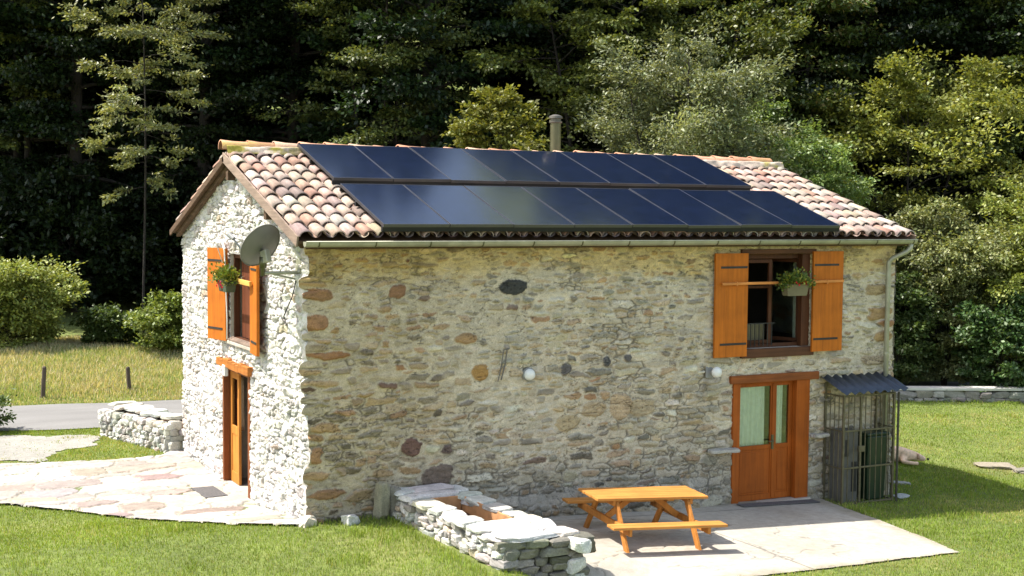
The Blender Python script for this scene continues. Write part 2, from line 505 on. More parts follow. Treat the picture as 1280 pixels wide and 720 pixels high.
    col = mort * (1 - m[..., None]) + sc * m[..., None]
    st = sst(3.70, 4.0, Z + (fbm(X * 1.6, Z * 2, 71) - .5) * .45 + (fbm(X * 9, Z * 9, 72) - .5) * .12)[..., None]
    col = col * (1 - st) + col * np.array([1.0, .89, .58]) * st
    # open joints: dirt, plus crevice shade put into the colour
    jt = .9 * sst(.0085, .002, gm) * sst(.58, .40, sm + .10 * (fbm(X * 3, Z * 5, 48) - .5)) * sst(.38, .54, fbm(X * 4, Z * 6, 46)) * np.where(fx_, .6, 1)
    hair = sst(.022, .004, np.abs(fbm(X * 3.2, Z * 17, 97, 3) - .5)) * sst(.50, .60, fbm(X * 1.9, Z * 3.1, 98))
    hair2 = sst(.022, .004, np.abs(fbm(X * 7, Z * 19, 99, 3) - .47)) * sst(.47, .58, fbm(X * 2.7, Z * 3.7, 96))
    cr = np.clip(np.maximum(jt, np.maximum(hair * .85, hair2 * .75)), 0, 1)
    col = col * (1 - .66 * cr[..., None])
    lx = (X - Sa[idx, 0]) / Sa[idx, 2]; lz = (Z - Sa[idx, 1]) / Sa[idx, 3]
    face = np.where(fx_, sst(.0, .022, gm), sst(.0, .018, gm - inset * .8 - .015 * rag)) * np.where(fx_, .9, np.clip(v * 1.25, 0, 1))
    relief = face * (.010 + .038 * amp[idx] + .014 * (lx * tilt[idx, 0] + lz * tilt[idx, 1])) - .020 * cr
    relief = relief + .012 * (fbm(X * 5, Z * 11, 81) - .5) + .022 * (fbm(X * 15, Z * 36, 82) - .5) * (1 - .4 * cover) + .05 * (fbm(X * .7, Z * .7, 83) - .5)
    foot = sst(.62, .38, Z + (fbm(X * 2.2, Z, 91) - .5) * .5) * sst(1.2, 2.0, X) * (1 - sst(6.3, 6.9, X))
    relief = relief + .13 * foot
    return xs, X, Z, relief, col

def gable_field():
    rng = np.random.default_rng(8)
    ys = lines(0, W, .0150, (GD[0], GD[1], GW[0], GW[1]))
    top = np.array([roof_z(y) - .185 for y in ys])
    rows = [np.full_like(ys, z) for z in ZL]
    K = 118
    for k in range(1, K + 1):
        rows.append(ZL[-1] + (top - ZL[-1]).clip(0) * k / K)
    Z = np.array(rows); Y = np.broadcast_to(ys, Z.shape).copy()
    S = seeds_for(0, W, -.6, HR + .1, .10, (1.0, 3.2), rng)
    S = [(s[0], s[1], s[2], s[3], rng.uniform(-.35, .35)) for s in S]
    tab = [(74, (.60, .575, .53)), (14, (.55, .52, .465)), (3, (.50, .40, .30)), (7, (.46, .44, .41)), (2, (.53, .45, .38))]
    idx, d1, d2 = rubble(Y, Z, S, .06, 13, (1.4, 4.))
    C = palette(len(S), rng, tab)
    vis = rng.uniform(.3, 1, len(S)); amp = rng.uniform(0, 1, len(S)); tilt = rng.normal(0, 1, (len(S), 2))
    Sa = np.array([q[:4] for q in S]); mn = np.minimum(Sa[:, 2], Sa[:, 3])
    gm = (d2 - d1) * mn[idx] * .5
    inside = sst(.001, .010, gm)
    m = inside * (.35 + .65 * vis[idx])
    mort = np.array([.58, .555, .505]) * (.85 + .3 * fbm(Y * 4, Z * 4, 51))[..., None]
    col = mort * (1 - m[..., None]) + C[idx] * (.86 + .28 * fbm(Y * 14, Z * 20, 61))[..., None] * m[..., None]
    jm = sst(.36, .52, fbm(Y * 2.6, Z * 2.6, 95))
    cr = sst(.010, .002, gm) * jm
    h1 = sst(.024, .004, np.abs(fbm(Y * 7, Z * 8, 97, 3) - .5)) * sst(.46, .58, fbm(Y * 3, Z * 3, 98))
    h2 = sst(.024, .004, np.abs(fbm(Y * 12, Z * 5, 93, 3) - .48)) * sst(.48, .60, fbm(Y * 3.7, Z * 3, 94))
    cr = np.maximum(cr, np.maximum(h1 * .9, h2 * .8))
    col = col * (1 - .60 * cr[..., None])
    lx = (Y - Sa[idx, 0]) / Sa[idx, 2]; lz = (Z - Sa[idx, 1]) / Sa[idx, 3]
    relief = sst(0, .012, gm) * (.004 + .018 * amp[idx] + .012 * (lx * tilt[idx, 0] + lz * tilt[idx, 1]))
    relief = relief - .03 * cr + .036 * (fbm(Y * 19, Z * 22, 82) - .5) + .040 * (fbm(Y * 5, Z * 6, 84) - .5) + .06 * (fbm(Y * .9, Z * .9, 83) - .5)
    return ys, Y, Z, relief, col

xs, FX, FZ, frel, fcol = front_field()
ys, GY, GZ, grel, gcol = gable_field()
nz = len(ZL)
# rough quoins: both sheets share one ragged arris
rngq = np.random.default_rng(3)
arx = np.zeros(nz); ary = np.zeros(nz)
z = ZL[0]; k0 = 0
while k0 < nz:
    h = rngq.uniform(.10, .30); k1 = min(nz, k0 + max(3, int(h / .0125)))
    t = np.linspace(-1, 1, k1 - k0); bulge = (1 - np.abs(t) ** 4)
    arx[k0:k1] = (.0 + rngq.uniform(-.03, .13)) * bulge - .015 * (1 - bulge)
    ary[k0:k1] = (.0 + rngq.uniform(-.02, .07)) * bulge - .015 * (1 - bulge)
    k0 = k1
arx += .03 * (fbm(ZL * 15, ZL * 0, 7) - .5); ary += .03 * (fbm(ZL * 15, ZL * 0 + 5, 8) - .5)
wf = np.exp(-(FX / .10) ** 2)
px = FX - arx[:, None] * wf
py = -(frel * (1 - wf) + ary[:, None] * wf)
# fade the relief where it meets the frames
def fade(U, Z, r, d=.05):
    du = np.maximum(np.maximum(r[0] - U, U - r[1]), 0); dz = np.maximum(np.maximum(r[2] - Z, Z - r[3]), 0)
    return sst(0, d, np.sqrt(du ** 2 + dz ** 2))
fd = fade(FX, FZ, FD) * fade(FX, FZ, FW)
py = -((-py) * fd + 0.0 * (1 - fd))
def cut(U, Z, F, rects, m):
    cu = U.ravel()[F].mean(1); cz = Z.ravel()[F].mean(1)
    keep = np.ones(len(F), bool)
    for r in rects: keep &= ~((cu > r[0]) & (cu < r[1]) & (cz > r[2]) & (cz < r[3]))
    return F[keep]
F = cut(FX, FZ, grid_faces(*FX.shape), (FD, FW), None)
V = np.stack([px, py, FZ], -1).reshape(-1, 3)
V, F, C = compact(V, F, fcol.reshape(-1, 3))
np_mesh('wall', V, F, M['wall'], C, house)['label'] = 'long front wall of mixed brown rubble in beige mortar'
wg = np.zeros_like(GY); wg[:nz] = np.exp(-(GY[:nz] / .10) ** 2)
ar_x = np.zeros(GY.shape[0]); ar_x[:nz] = arx; ar_y = np.zeros(GY.shape[0]); ar_y[:nz] = ary
gd = fade(GY, GZ, GD) * fade(GY, GZ, GW)
gx = -(grel * (1 - wg) * gd + ar_x[:, None] * wg)
gy = GY - ar_y[:, None] * wg
F = cut(GY, GZ, grid_faces(*GY.shape)[:, ::-1], (GD, GW), None)
V = np.stack([gx, gy, GZ], -1).reshape(-1, 3)
V, F, C = compact(V, F, gcol.reshape(-1, 3))
np_mesh('wall', V, F, M['white_wall'], C, house)['label'] = 'white rubble gable wall with an attic peak'

# the far gable and the back wall, coarser
def plain_wall(fn, U, Z, seed, flip):
    rng = np.random.default_rng(seed)
    S = seeds_for(U.min(), U.max(), -.6, Z.max(), .2, (1.0, 2.6), rng)
    idx, d1, d2 = rubble(U, Z, S, .05, seed)
    C = palette(len(S), rng, [(50, (.42, .38, .29)), (20, (.38, .28, .16)), (20, (.28, .27, .23))])
    m = sst(1.05, .85, d1) * sst(.05, .18, d2 - d1)
    col = np.array([.40, .37, .29]) * (1 - m[..., None]) + C[idx] * m[..., None]
    P = fn(U, Z, m * .03)
    F = grid_faces(*U.shape)
    if flip: F = F[:, ::-1]
    np_mesh('wall', P.reshape(-1, 3), F, M['wall'], col.reshape(-1, 3), house)
uu, zz = np.meshgrid(np.linspace(0, L, 210), np.linspace(-.6, HE - .17, 100))
plain_wall(lambda U, Z, r: np.stack([U, W + r, Z], -1), uu, zz, 21, True)
yy = np.linspace(0, W, 140); tp = np.array([roof_z(y) - .17 for y in yy])
zz = np.array([-.6 + (tp + .6) * k / 110 for k in range(111)]); uu = np.broadcast_to(yy, zz.shape).copy()
plain_wall(lambda U, Z, r: np.stack([L + r, U, Z], -1), uu, zz, 22, False)

# reveals, floors and the dark rooms behind
D_ = .42
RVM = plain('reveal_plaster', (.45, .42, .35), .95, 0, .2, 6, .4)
for (x0, x1, z0, z1) in (FD, FW):
    rv = MB()
    rv.quad((x0, 0, z0), (x0, D_, z0), (x0, D_, z1), (x0, 0, z1)).quad((x1, 0, z0), (x1, 0, z1), (x1, D_, z1), (x1, D_, z0))
    rv.quad((x0, 0, z1), (x0, D_, z1), (x1, D_, z1), (x1, 0, z1)).quad((x0, 0, z0), (x1, 0, z0), (x1, D_, z0), (x0, D_, z0))
    rv.build('reveal', RVM, house)
for (y0, y1, z0, z1) in (GD, GW):
    rv = MB()
    rv.quad((0, y0, z0), (D_, y0, z0), (D_, y0, z1), (0, y0, z1)).quad((0, y1, z0), (0, y1, z1), (D_, y1, z1), (D_, y1, z0))
    rv.quad((0, y0, z1), (D_, y0, z1), (D_, y1, z1), (0, y1, z1)).quad((0, y0, z0), (0, y1, z0), (D_, y1, z0), (D_, y0, z0))
    rv.build('reveal', RVM, house)
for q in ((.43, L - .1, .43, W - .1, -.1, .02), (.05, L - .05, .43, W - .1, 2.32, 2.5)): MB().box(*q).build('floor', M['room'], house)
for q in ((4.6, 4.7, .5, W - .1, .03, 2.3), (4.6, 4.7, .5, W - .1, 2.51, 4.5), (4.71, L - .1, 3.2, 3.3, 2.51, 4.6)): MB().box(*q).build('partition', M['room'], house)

# ------------------------------------------------------------------ roof
X0R, X1R = -.18, 10.77
EV = .22                     # the tiles end this far in front of the wall
cs = math.cos(math.atan(SL)); sn = math.sin(math.atan(SL))
def rp(x, s, n, back=False):
    """point on the roof: s metres up the slope from the eave edge, n above the plane"""
    n = n - .11
    y = -EV + s * cs - n * sn; zz = HE + SL * (-EV + EO) + s * sn + n * cs
    if back: y = W - y
    return (x, y, zz)
SLEN = (RY + EV) / cs
def tiles():
    rng = np.random.default_rng(17)
    V = []; F = []; C = []
    pal = [(34, (.40, .285, .225)), (24, (.42, .325, .265)), (15, (.34, .205, .155)), (10, (.47, .385, .27)), (12, (.27, .205, .175)), (7, (.38, .33, .28))]
    ncol = int(round((X1R - X0R) / .222)); pw = (X1R - X0R) / ncol
    ex = .405; nrow = int(SLEN / ex)
    n = 8
    cw = palette(4000, rng, pal); ci = 0
    def shell(x, s0, s1, r0, r1, n0, n1, arch, yaw, back, col, th):
        nonlocal V, F, C
        b = len(V); a0 = math.pi
        rings = ((s0, r0, n0, 0), (s0, r0 - th, n0, 1), ((s0 + s1) / 2, (r0 + r1) / 2 , (n0 + n1) / 2, 0), (s1, r1, n1, 0))
        order = (1, 0, 2, 3)
        for ri in order:
            s, r, nn, inn = rings[ri]
            for k in range(n + 1):
                t = math.pi * k / n
                dx = -math.cos(t) * r; dn = math.sin(t) * r * .85
                if not arch: dn = -dn + 0
                V.append(rp(x + dx + yaw * (s - s0), s, nn + dn, back))
                w = .74 + .42 * float(rng.random())
                C.append(tuple(c * w * (.5 if inn else 1) / (1 if not inn else 1) for c in col) if not inn else tuple(c * .8 for c in col))
        for i in range(3):
            for k in range(n):
                p = b + i * (n + 1) + k
                F.append((p, p + 1, p + n + 2, p + n + 1))
    for back in (False, True):
        for c in range(ncol):
            x = X0R + (c + .5) * pw
            for r in range(nrow + 1):
                s0 = r * ex; s1 = min(s0 + ex + .09, SLEN)
                if s1 - s0 < .12: continue
                j = rng.normal(0, .011, 4)
                col = cw[ci % 4000]; ci += 1
                # pan
                if c < ncol:
                    xp = x + pw / 2
                    if c < ncol - 1:
                        shell(xp + j[0] * .6, s0 - .03, s1, .080, .088, .116, .092, False, 0, back, cw[(ci * 7) % 4000] * .8, .0)
                shell(x + j[1], s0 + j[2] + .03 * (0 if r else -.4), s1, (.101), .084, .052 + abs(j[3]) * .8, .034, True, j[0] * .35, back, col, .016)
    return np.array(V), np.array(F), np.array(C)
V, F, C = tiles()
roof = np_mesh('roof', V, F, M['tile'], C, house)
roof['label'] = 'terracotta barrel tiles in pinks, creams and browns'
deck = MB()
for back in (False, True):
    a = [rp(X0R + .02, .05, -.03, back), rp(X1R - .02, .05, -.03, back), rp(X1R - .02, SLEN, -.03, back), rp(X0R + .02, SLEN, -.03, back)]
    b = [rp(X0R + .02, .05, -.07, back), rp(X1R - .02, .05, -.07, back), rp(X1R - .02, SLEN + .02, -.07, back), rp(X0R + .02, SLEN + .02, -.07, back)]
    if back: a = a[::-1]; b = b[::-1]
    deck.quad(*a).quad(*b[::-1])
    for i in range(4):
        deck.quad(a[i], b[i], b[(i + 1) % 4], a[(i + 1) % 4])
deck.build('roof_deck', M['roof_wood'], roof)
for back in (False, True):
    for x in [-.07] + [.55 + i * .86 for i in range(12)] + [10.62]:
        MB().bar(rp(x, .10, -.115, back), rp(x, SLEN - .05, -.115, back), .08, .08).build('rafter', M['roof_wood'], roof, .006)
for x in (X0R - .012, X1R + .012):
    for back in (False, True):
        MB().bar(rp(x, .0, -.02 - .03 * back, back), rp(x, SLEN - .01, -.02 - .03 * back, back), .026, .15 - .05 * back).build('barge_board', M['roof_wood'] if back else M['old_wood'], roof, .004)
fas = MB(); fas.bar((X0R + .1, -.19, HE - .20), (X1R - .1, -.19, HE - .20), .025, .05)
fas.build('fascia', M['roof_wood'], roof, .004)
# purlin ends under the rake
for (y, zz) in ((RY, HR - .42), (1.5, roof_z(1.5) - .34)):
    MB().box(-.14, .3, y - .065, y + .065, zz - .075, zz + .075).build('purlin', M['roof_wood'], roof, .008)
# ridge caps with lichen at both ends
def ridge():
    rng = np.random.default_rng(9); V = []; F = []; C = []
    x = X0R - .06; n = 10
    while x < X1R - .6:
        Lc = .43; r0 = .135 + rng.normal() * .004; r1 = .115; dz = rng.normal() * .006
        col = np.array([(.50, .27, .17), (.46, .235, .14), (.50, .33, .23)][rng.integers(3)]) * rng.uniform(.85, 1.12)
        b = len(V)
        for (xx, r, w) in ((x, r0 - .018, .6), (x, r0, 1), (x + .2, (r0 + r1) / 2, 1), (x + Lc + .05, r1, 1)):
            for k in range(n + 1):
                t = math.pi * (k / n * 1.16 - .08)
                V.append((xx, RY - math.cos(t) * r * 1.05, HR + .012 + math.sin(t) * r * .9 + dz + .012 * (xx == x)))
                c = col * rng.uniform(.88, 1.12)
                ends = .7 * max(sst(.9, .35, xx - X0R), sst(9.9, 10.6, xx)) * (1 if k < 5 else .25)
                lk_ = min(1, ends * rng.uniform(.0, 1.1) * (1 if k < 4 else .5)); c = c * (1 - lk_) + np.array((.36, .31, .05)) * rng.uniform(.7, 1.1) * lk_
                C.append(c)
        for i in range(3):
            for k in range(n):
                p = b + i * (n + 1) + k; F.append((p, p + n + 1, p + n + 2, p + 1))
        x += Lc
    return np.array(V), np.array(F), np.array(C)
V, F, C = ridge()
np_mesh('ridge_cap', V, F, M['tile'], C, roof)
# mortar bedding under the ridge caps, yellow with lichen at the ends
def bed():
    rng = np.random.default_rng(4)
    X = lines(X0R, X1R, .03); T = np.linspace(0, 1, 7)
    XX, TT = np.meshgrid(X, T)
    out = []
    nn = fbm(XX * 6, TT * 3, 3)
    yv = RY - .11 - TT * .10 - .06 * (nn - .5); zv = HR + .02 - (TT * 1.3 * .09) + .05 * np.sin(TT * 3.1) + .03 * (nn - .5) + .02
    li = np.maximum(sst(1.5, .5, XX), sst(10.0, 10.5, XX)) * sst(.44, .62, fbm(XX * 5, TT * 4, 8))
    col = np.array((.55, .45, .36)) * (1 - li[..., None]) + np.array((.34, .29, .05)) * li[..., None]
    col = col * (.8 + .4 * nn[..., None])
    return np.stack([XX, yv, zv], -1).reshape(-1, 3), grid_faces(*XX.shape)[:, ::-1], col.reshape(-1, 3)
V, F, C = bed(); np_mesh('ridge_mortar', V, F, M['tile'], C, roof)

# gutter along the eave, with brackets, and the downpipe
gu = MB(); n = 12
pts = []
GYc, GZc, GR = -.300, 4.352, .072
for x in (-.13, 10.66):
    for k in range(n + 1):
        t = math.pi * (1 + k / n); pts.append((x, GYc + GR * math.cos(t), GZc + GR * math.sin(t)))
gu.v = [Vector(p) for p in pts]
for k in range(n): gu.f.append((k, k + 1, n + 2 + k, n + 1 + k))
gu.f.append(tuple(range(n + 1))); gu.f.append(tuple(range(n + 1, 2 * n + 2))[::-1])
gut = gu.build('gutter', M['zinc'], house, smooth=False, solid=.006)
bd = MB(); bd.tube([(-.13, GYc - GR, GZc), (10.66, GYc - GR, GZc)], .011, 8)
bd.build('gutter_bead', M['zinc'], gut, smooth=True)
for i in range(14):
    br = MB()
    x = .05 + i * .81
    br.tube([(x, GYc + (GR + .006) * math.cos(math.pi * (1 + k / 8)), GZc + (GR + .006) * math.sin(math.pi * (1 + k / 8))) for k in range(9)], .009, 6)
    br.build('bracket', M['steel'], gut)
dp = MB(); dp.tube([(10.58, GYc, 4.30), (10.57, GYc, 4.22), (10.52, GYc + .03, 4.15), (10.33, -.14, 4.04), (10.28, -.10, 3.97), (10.275, -.095, 3.8), (10.275, -.095, .05)], .042, 10)
dpo = dp.build('downpipe', M['zinc'], house, smooth=True)
for z in (3.55, 2.4, .9): MB().tube([(10.275, -.095, z), (10.275, -.095, z + .03)], .049, 10).build('pipe_clip', M['zinc'], dpo)

# flue
fz = roof_z(W - 4.25)
ch = MB(); ch.lathe([(.10, 5.2), (.10, 6.42)], Matrix.Translation((6.15, 4.2, 0)), 20)
cho = ch.build('chimney', M['steel'], house, smooth=True)
cc = MB(); T_ = Matrix.Translation((6.15, 4.2, 0))
cc.lathe([(.103, 6.39), (.122, 6.405), (.122, 6.43), (.10, 6.435), (.10, 6.475), (.13, 6.48), (.125, 6.52), (.05, 6.55), (0, 6.555)], T_, 20)
cc.build('chimney_cap', plain('dark_flue_cap', (.12, .11, .09), .5, .5, .2), cho, smooth=False)

# ------------------------------------------------------------------ front door
def wavy(x0, x1, z0, z1, y, folds, amp, along='x', n=60):
    V = []; 
    rng = np.random.default_rng(int(folds * 10))
    u = np.linspace(0, 1, n); ph = np.cumsum(rng.uniform(.6, 1.4, n)); ph = ph / ph[-1] * folds * 2 * math.pi
    zs = np.linspace(z0, z1, 8)
    for zq in zs:
        a = amp * (.7 + .3 * (z1 - zq) / (z1 - z0))
        for i in range(n):
            p = x0 + (x1 - x0) * u[i]; q = y + a * math.sin(ph[i] + .4 * math.sin(zq * 2))
            V.append((p, q, zq) if along == 'x' else (q, p, zq))
    return np.array(V), grid_faces(len(zs), n)

fdoor = MB()
fdoor.box(7.13, 7.27, -.03, .16, .06, 2.035).box(8.42, 8.69, -.03, .10, .06, 2.035)
fdoor.box(7.27, 8.42, .06, .16, 2.0, 2.06)
fdo = fdoor.build('door', M['door_wood'], house, .008)
fdo['label'] = 'orange brown double door with mint curtains behind its upper panes'
MB().box(7.06, 8.86, -.06, .2, 2.035, 2.165).build('lintel', M['door_wood_x'], fdo, .012)
MB().box(7.12, 8.70, -.10, .2, -.06, .062).build('threshold', M['concrete'], fdo, .008)
def leaf(x0, x1, sw, zb=.07, zm=.98, zt=2.0, y0=.08, y1=.125):
    m = MB(); st = sw
    m.box(x0, x0 + st, y0, y1, zb, zt).box(x1 - st, x1, y0, y1, zb, zt)
    m.box(x0 + st, x1 - st, y0, y1, zt - .05, zt).box(x0 + st, x1 - st, y0, y1, zm - .07, zm).box(x0 + st, x1 - st, y0, y1, zb, zb + .10)
    m.box(x0 + st, x1 - st, y0 + .012, y1 - .008, zb + .10, zm - .07)
    m.box(x0 + st + .035, x1 - st - .035, y0 + .002, y0 + .02, zb + .14, zm - .11)
    l = m.build('door_leaf', M['door_wood'], fdo, .006)
    return l
leaf(7.275, 8.015, .045); leaf(8.02, 8.415, .07)
MB().box(7.995, 8.045, .062, .079, .10, 1.98).build('door_moulding', M['door_wood'], fdo, .006)
gp = MB(); gp.box(7.32, 7.97, .10, .106, .98, 1.95).build('glass_pane', M['glass'], fdo)
MB().box(8.09, 8.345, .10, .106, .98, 1.95).build('glass_pane', M['glass'], fdo)
V, F = wavy(7.30, 7.90, .90, 1.97, .16, 6.5, .018); np_mesh('curtain', V, F, M['curtain'], None, fdo)
V, F = wavy(8.07, 8.27, .90, 1.97, .16, 3, .016); np_mesh('curtain', V, F, M['curtain'], None, fdo)
hd = MB(); hd.box(7.985, 8.025, .055, .08, .90, 1.14); hd.tube([(8.005, .06, 1.04), (8.005, .02, 1.04), (7.90, .018, 1.04)], .011, 8)
hd.build('handle', M['steel'], fdo, .002)

# ------------------------------------------------------------------ upper front window
fw = MB()
x0, x1, z0, z1 = FW
fw.box(x0, x0 + .07, .10, .20, z0, z1).box(x1 - .07, x1, .10, .20, z0, z1).box(x0 + .07, x1 - .07, .10, .20, z1 - .08, z1).box(x0 + .07, x1 - .07, .10, .20, z0, z0 + .06)
fw.box(x1 - .16, x1 + .012, .0, .098, z0 + .002, z1 - .002)
fwo = fw.build('window', M['dark_wood'], house, .006)
fwo['label'] = 'dark brown window above the front door between two open orange shutters'
MB().box(7.26, 8.74, -.05, .12, 2.44, 2.588).build('sill', M['dark_wood_x'], fwo, .012)
MB().box(7.24, 8.76, -.045, .12, 4.122, 4.20).build('lintel', M['dark_wood_x'], fwo, .01)
def casement(name, w, h, mat, parent, loc, rz, transom=None, pane=True):
    m = MB(); s = .06
    m.box(0, s, -.02, .02, 0, h).box(w - s, w, -.02, .02, 0, h).box(s, w - s, -.02, .02, 0, s).box(s, w - s, -.02, .02, h - s, h)
    if transom: m.box(s, w - s, -.018, .018, transom - .022, transom + .022)
    o = m.build(name, mat, parent, .005, loc=loc, rot=(0, 0, rz))
    if pane: MB().box(s, w - s, -.004, .002, s, h - s).build('glass_pane', M['glass'], parent, loc=loc, rot=(0, 0, rz))
    return o
casement('casement', .57, 1.38, M['dark_wood'], fwo, (7.41, .15, 2.65), 0, .93, False)
casement('casement', .57, 1.38, M['dark_wood'], fwo, (8.59, .16, 2.65), R_(180 - 66), .93)
rl = MB()
for i in range(7): rl.box(7.43 + i * .085, 7.442 + i * .085, .062, .074, 2.62, 2.98)
rl.box(7.41, 8.0, .06, .076, 2.98, 2.995)
rl.build('railing', M['iron'], fwo)
bx = MB(); bx.box(7.50, 7.92, .23, .40, 2.60, 2.96)
for i in range(5): bx.box(7.505 + i * .085, 7.575 + i * .085, .222, .229, 2.61, 2.95)
bo = bx.build('slatted_box', M['pot_cream'], None, .004)
tag(bo, 'pale slatted box standing inside the upper front window behind thin dark bars', 'box')

def shutter(parent, loc, rz, w, h, mat, sgn=1, straps=True):
    """boards standing in the x-z plane, outer face towards -y"""
    m = MB(); nb = 3
    for i in range(nb):
        m.box(i * w / nb + .0004, (i + 1) * w / nb - .0004, -.022, .022, 0, h)
    o = m.build('shutter', mat, parent, .0015, loc=loc, rot=(0, 0, rz))
    for z in (h * .125, h * .865):
        q = MB(); a, b = (.10, w - .02) if sgn > 0 else (.02, w - .10)
        q.box(a, b, -.030, -.021, z - .017, z + .017)
        q.build('hinge_strap', M['iron'], o)
    return o
H_ = 1.66
shutter(fwo, (6.70, -.065, 2.48), 0, .635, H_, M['orange_wood_z'], 1)
shutter(fwo, (8.665, -.068, 2.50), 0, .63, H_, M['orange_wood_z'], -1)
rb = MB(); rb.bar((6.80, -.125, 3.655), (9.27, -.125, 3.665), .03, .042, )
for x in (7.08, 8.92): rb.box(x - .012, x + .012, -.147, -.09, 3.62, 3.69)
rb.build('shutter_rail', M['orange_wood_x'], fwo, .004)

# ------------------------------------------------------------------ gable door and window
gdm = MB()
y0, y1 = GD[0], GD[1]
gdm.box(-.012, .20, y1 - .06, y1 + .02, .27, 2.2).box(-.02, .10, y0 - .02, y0 + .10, .22, 2.2).box(.06, .20, y0 + .10, y1 - .06, 2.12, 2.2)
gdo = gdm.build('door', wood('red_brown_door_wood', (.19, .06, .018), 'z', .5, .3), house, .008)
gdo['label'] = 'half open orange wooden door in the sunlit gable'
li = MB()
for i in range(10):
    a = y0 - .13 + i * (y1 - y0 + .28) / 10; b = a + (y1 - y0 + .28) / 10
    d = .02 * math.sin(i * 1.3) + .012 * math.cos(i * 2.9)
    li.box(-.085, .2, a, b, 2.20 + d * .3, 2.335 + d)
li.build('lintel', M['lintel_y'], gdo, .01)
MB().box(-.22, .4, y0 - .02, y1, .10, .272).build('threshold', M['concrete'], gdo, .012)
ow = wood('bright_door_wood', (.52, .20, .035), 'z', .4, .22)
l1 = MB(); a, b = 3.78, 4.285
l1.box(.10, .145, a, a + .09, .28, 2.11).box(.10, .145, b - .09, b, .28, 2.11).box(.10, .145, a + .09, b - .09, 2.0, 2.11).box(.10, .145, a + .09, b - .09, 1.08, 1.22).box(.10, .145, a + .09, b - .09, .28, .46)
l1.box(.112, .135, a + .09, b - .09, .46, 1.08)
l1.build('door_leaf', ow, gdo, .006)
MB().box(.122, .128, a + .09, b - .09, 1.22, 2.0).build('glass_pane', M['glass'], gdo)
V, F = wavy(3.84, 4.24, 1.15, 2.05, .20, 3, .02, 'y'); np_mesh('curtain', V, F, plain('brown_curtain', (.30, .20, .13), .9, 0, .1, 10, .05), None, gdo)  # brown cloth behind the pane of the leaf
l2 = MB(); l2.box(0, .05, 0, .04, .28, 2.1).box(.6, .7, 0, .04, .28, 2.1).box(.05, .6, 0, .04, 2.0, 2.1).box(.05, .6, 0, .04, 1.08, 1.22).box(.05, .6, .01, .03, .3, 1.08)
l2.build('door_leaf', M['dark_wood'], gdo, .005, loc=(.26, 2.86, 0), rot=(0, 0, R_(28)))
V, F = wavy(3.50, 3.68, 1.25, 2.10, .24, 2, .02, 'y'); np_mesh('curtain', V, F, M['white_curtain'], None, gdo)

y0, y1, z0, z1 = GW
gw = MB()
gw.box(.05, .14, y0, y0 + .06, z0, z1).box(.05, .14, y1 - .06, y1, z0, z1).box(.05, .14, y0 + .06, y1 - .06, z1 - .07, z1).box(.05, .14, y0 + .06, y1 - .06, z0, z0 + .05)
gwo = gw.build('window', M['dark_wood'], house, .006)
gwo['label'] = 'dark slatted window in the sunlit gable between open orange shutters'
sl = MB()
for i in range(11):
    a = y0 + .065 + i * .12; sl.box(.16, .19, a, a + .108, z0 + .05, z1 - .07)
sl.build('slatted_screen', wood('brown_slat_wood', (.16, .05, .022), 'z', .5, .3), gwo, .004)
MB().box(-.06, .045, y0 - .02, y1 + .02, z0 - .06, z0 - .003).build('sill', M['concrete'], gwo, .01)
sb = MB()
for i in range(3): sb.box(.0 - .03 * i, .02 - .03 * i, y0 + .02, y1 - .05, z0 + .002, z0 + .02 + .012 * (3 - i))
sb.build('sill_slat', M['old_wood'], gwo, .003)
# shutters: left one stands a little off the wall, right one almost flat
shutter(gwo, (-.06 - .6 * math.sin(R_(14)), 3.90 + .6 * math.cos(R_(14)), 2.64), R_(-76), .6, 1.5, M['orange_wood_z'], -1)
shutter(gwo, (-.085, 2.40, 2.60), R_(-96), .56, 1.48, M['orange_wood_z'], 1)
MB().bar((-.205, 4.12, 3.70), (-.175, 2.12, 3.66), .04, .075).build('flower_rail', M['yellow_wood'], gwo, .006)

# ------------------------------------------------------------------ flower pots
def leaves_mesh(name, P, Dn, length, width, col, mat, parent=None, rng=RNG, up=.5, loc=None):
    """many small leaves: P positions, Dn growth directions"""
    n = len(P)
    d = Dn + rng.normal(0, .35, (n, 3)); d /= np.linalg.norm(d, axis=1)[:, None] + 1e-9
    nrm = rng.normal(0, 1, (n, 3)); nrm[:, 2] = np.abs(nrm[:, 2]) + up
    s = np.cross(d, nrm); s /= np.linalg.norm(s, axis=1)[:, None] + 1e-9
    L_ = (length * rng.uniform(.65, 1.3, n))[:, None]; w_ = (width * rng.uniform(.7, 1.25, n))[:, None]
    V = np.empty((n, 4, 3), np.float32)
    V[:, 0] = P; V[:, 1] = P + d * L_ * .5 + s * w_ * .5; V[:, 2] = P + d * L_; V[:, 3] = P + d * L_ * .5 - s * w_ * .5
    F = np.arange(n * 4).reshape(n, 4)
    return np_mesh(name, V.reshape(-1, 3), F, mat, np.repeat(col, 4, axis=0), parent, smooth=False, loc=loc)

def leafcol(n, base, rng, var=.25, alt=None, frac=.2):
    c = np.array(base) * rng.uniform(1 - var, 1 + var, (n, 1)) * rng.uniform(.93, 1.07, (n, 3))
    if alt is not None:
        k = rng.random(n) < frac
        c[k] = np.array(alt) * rng.uniform(1 - var, 1 + var, (k.sum(), 1))
    return c

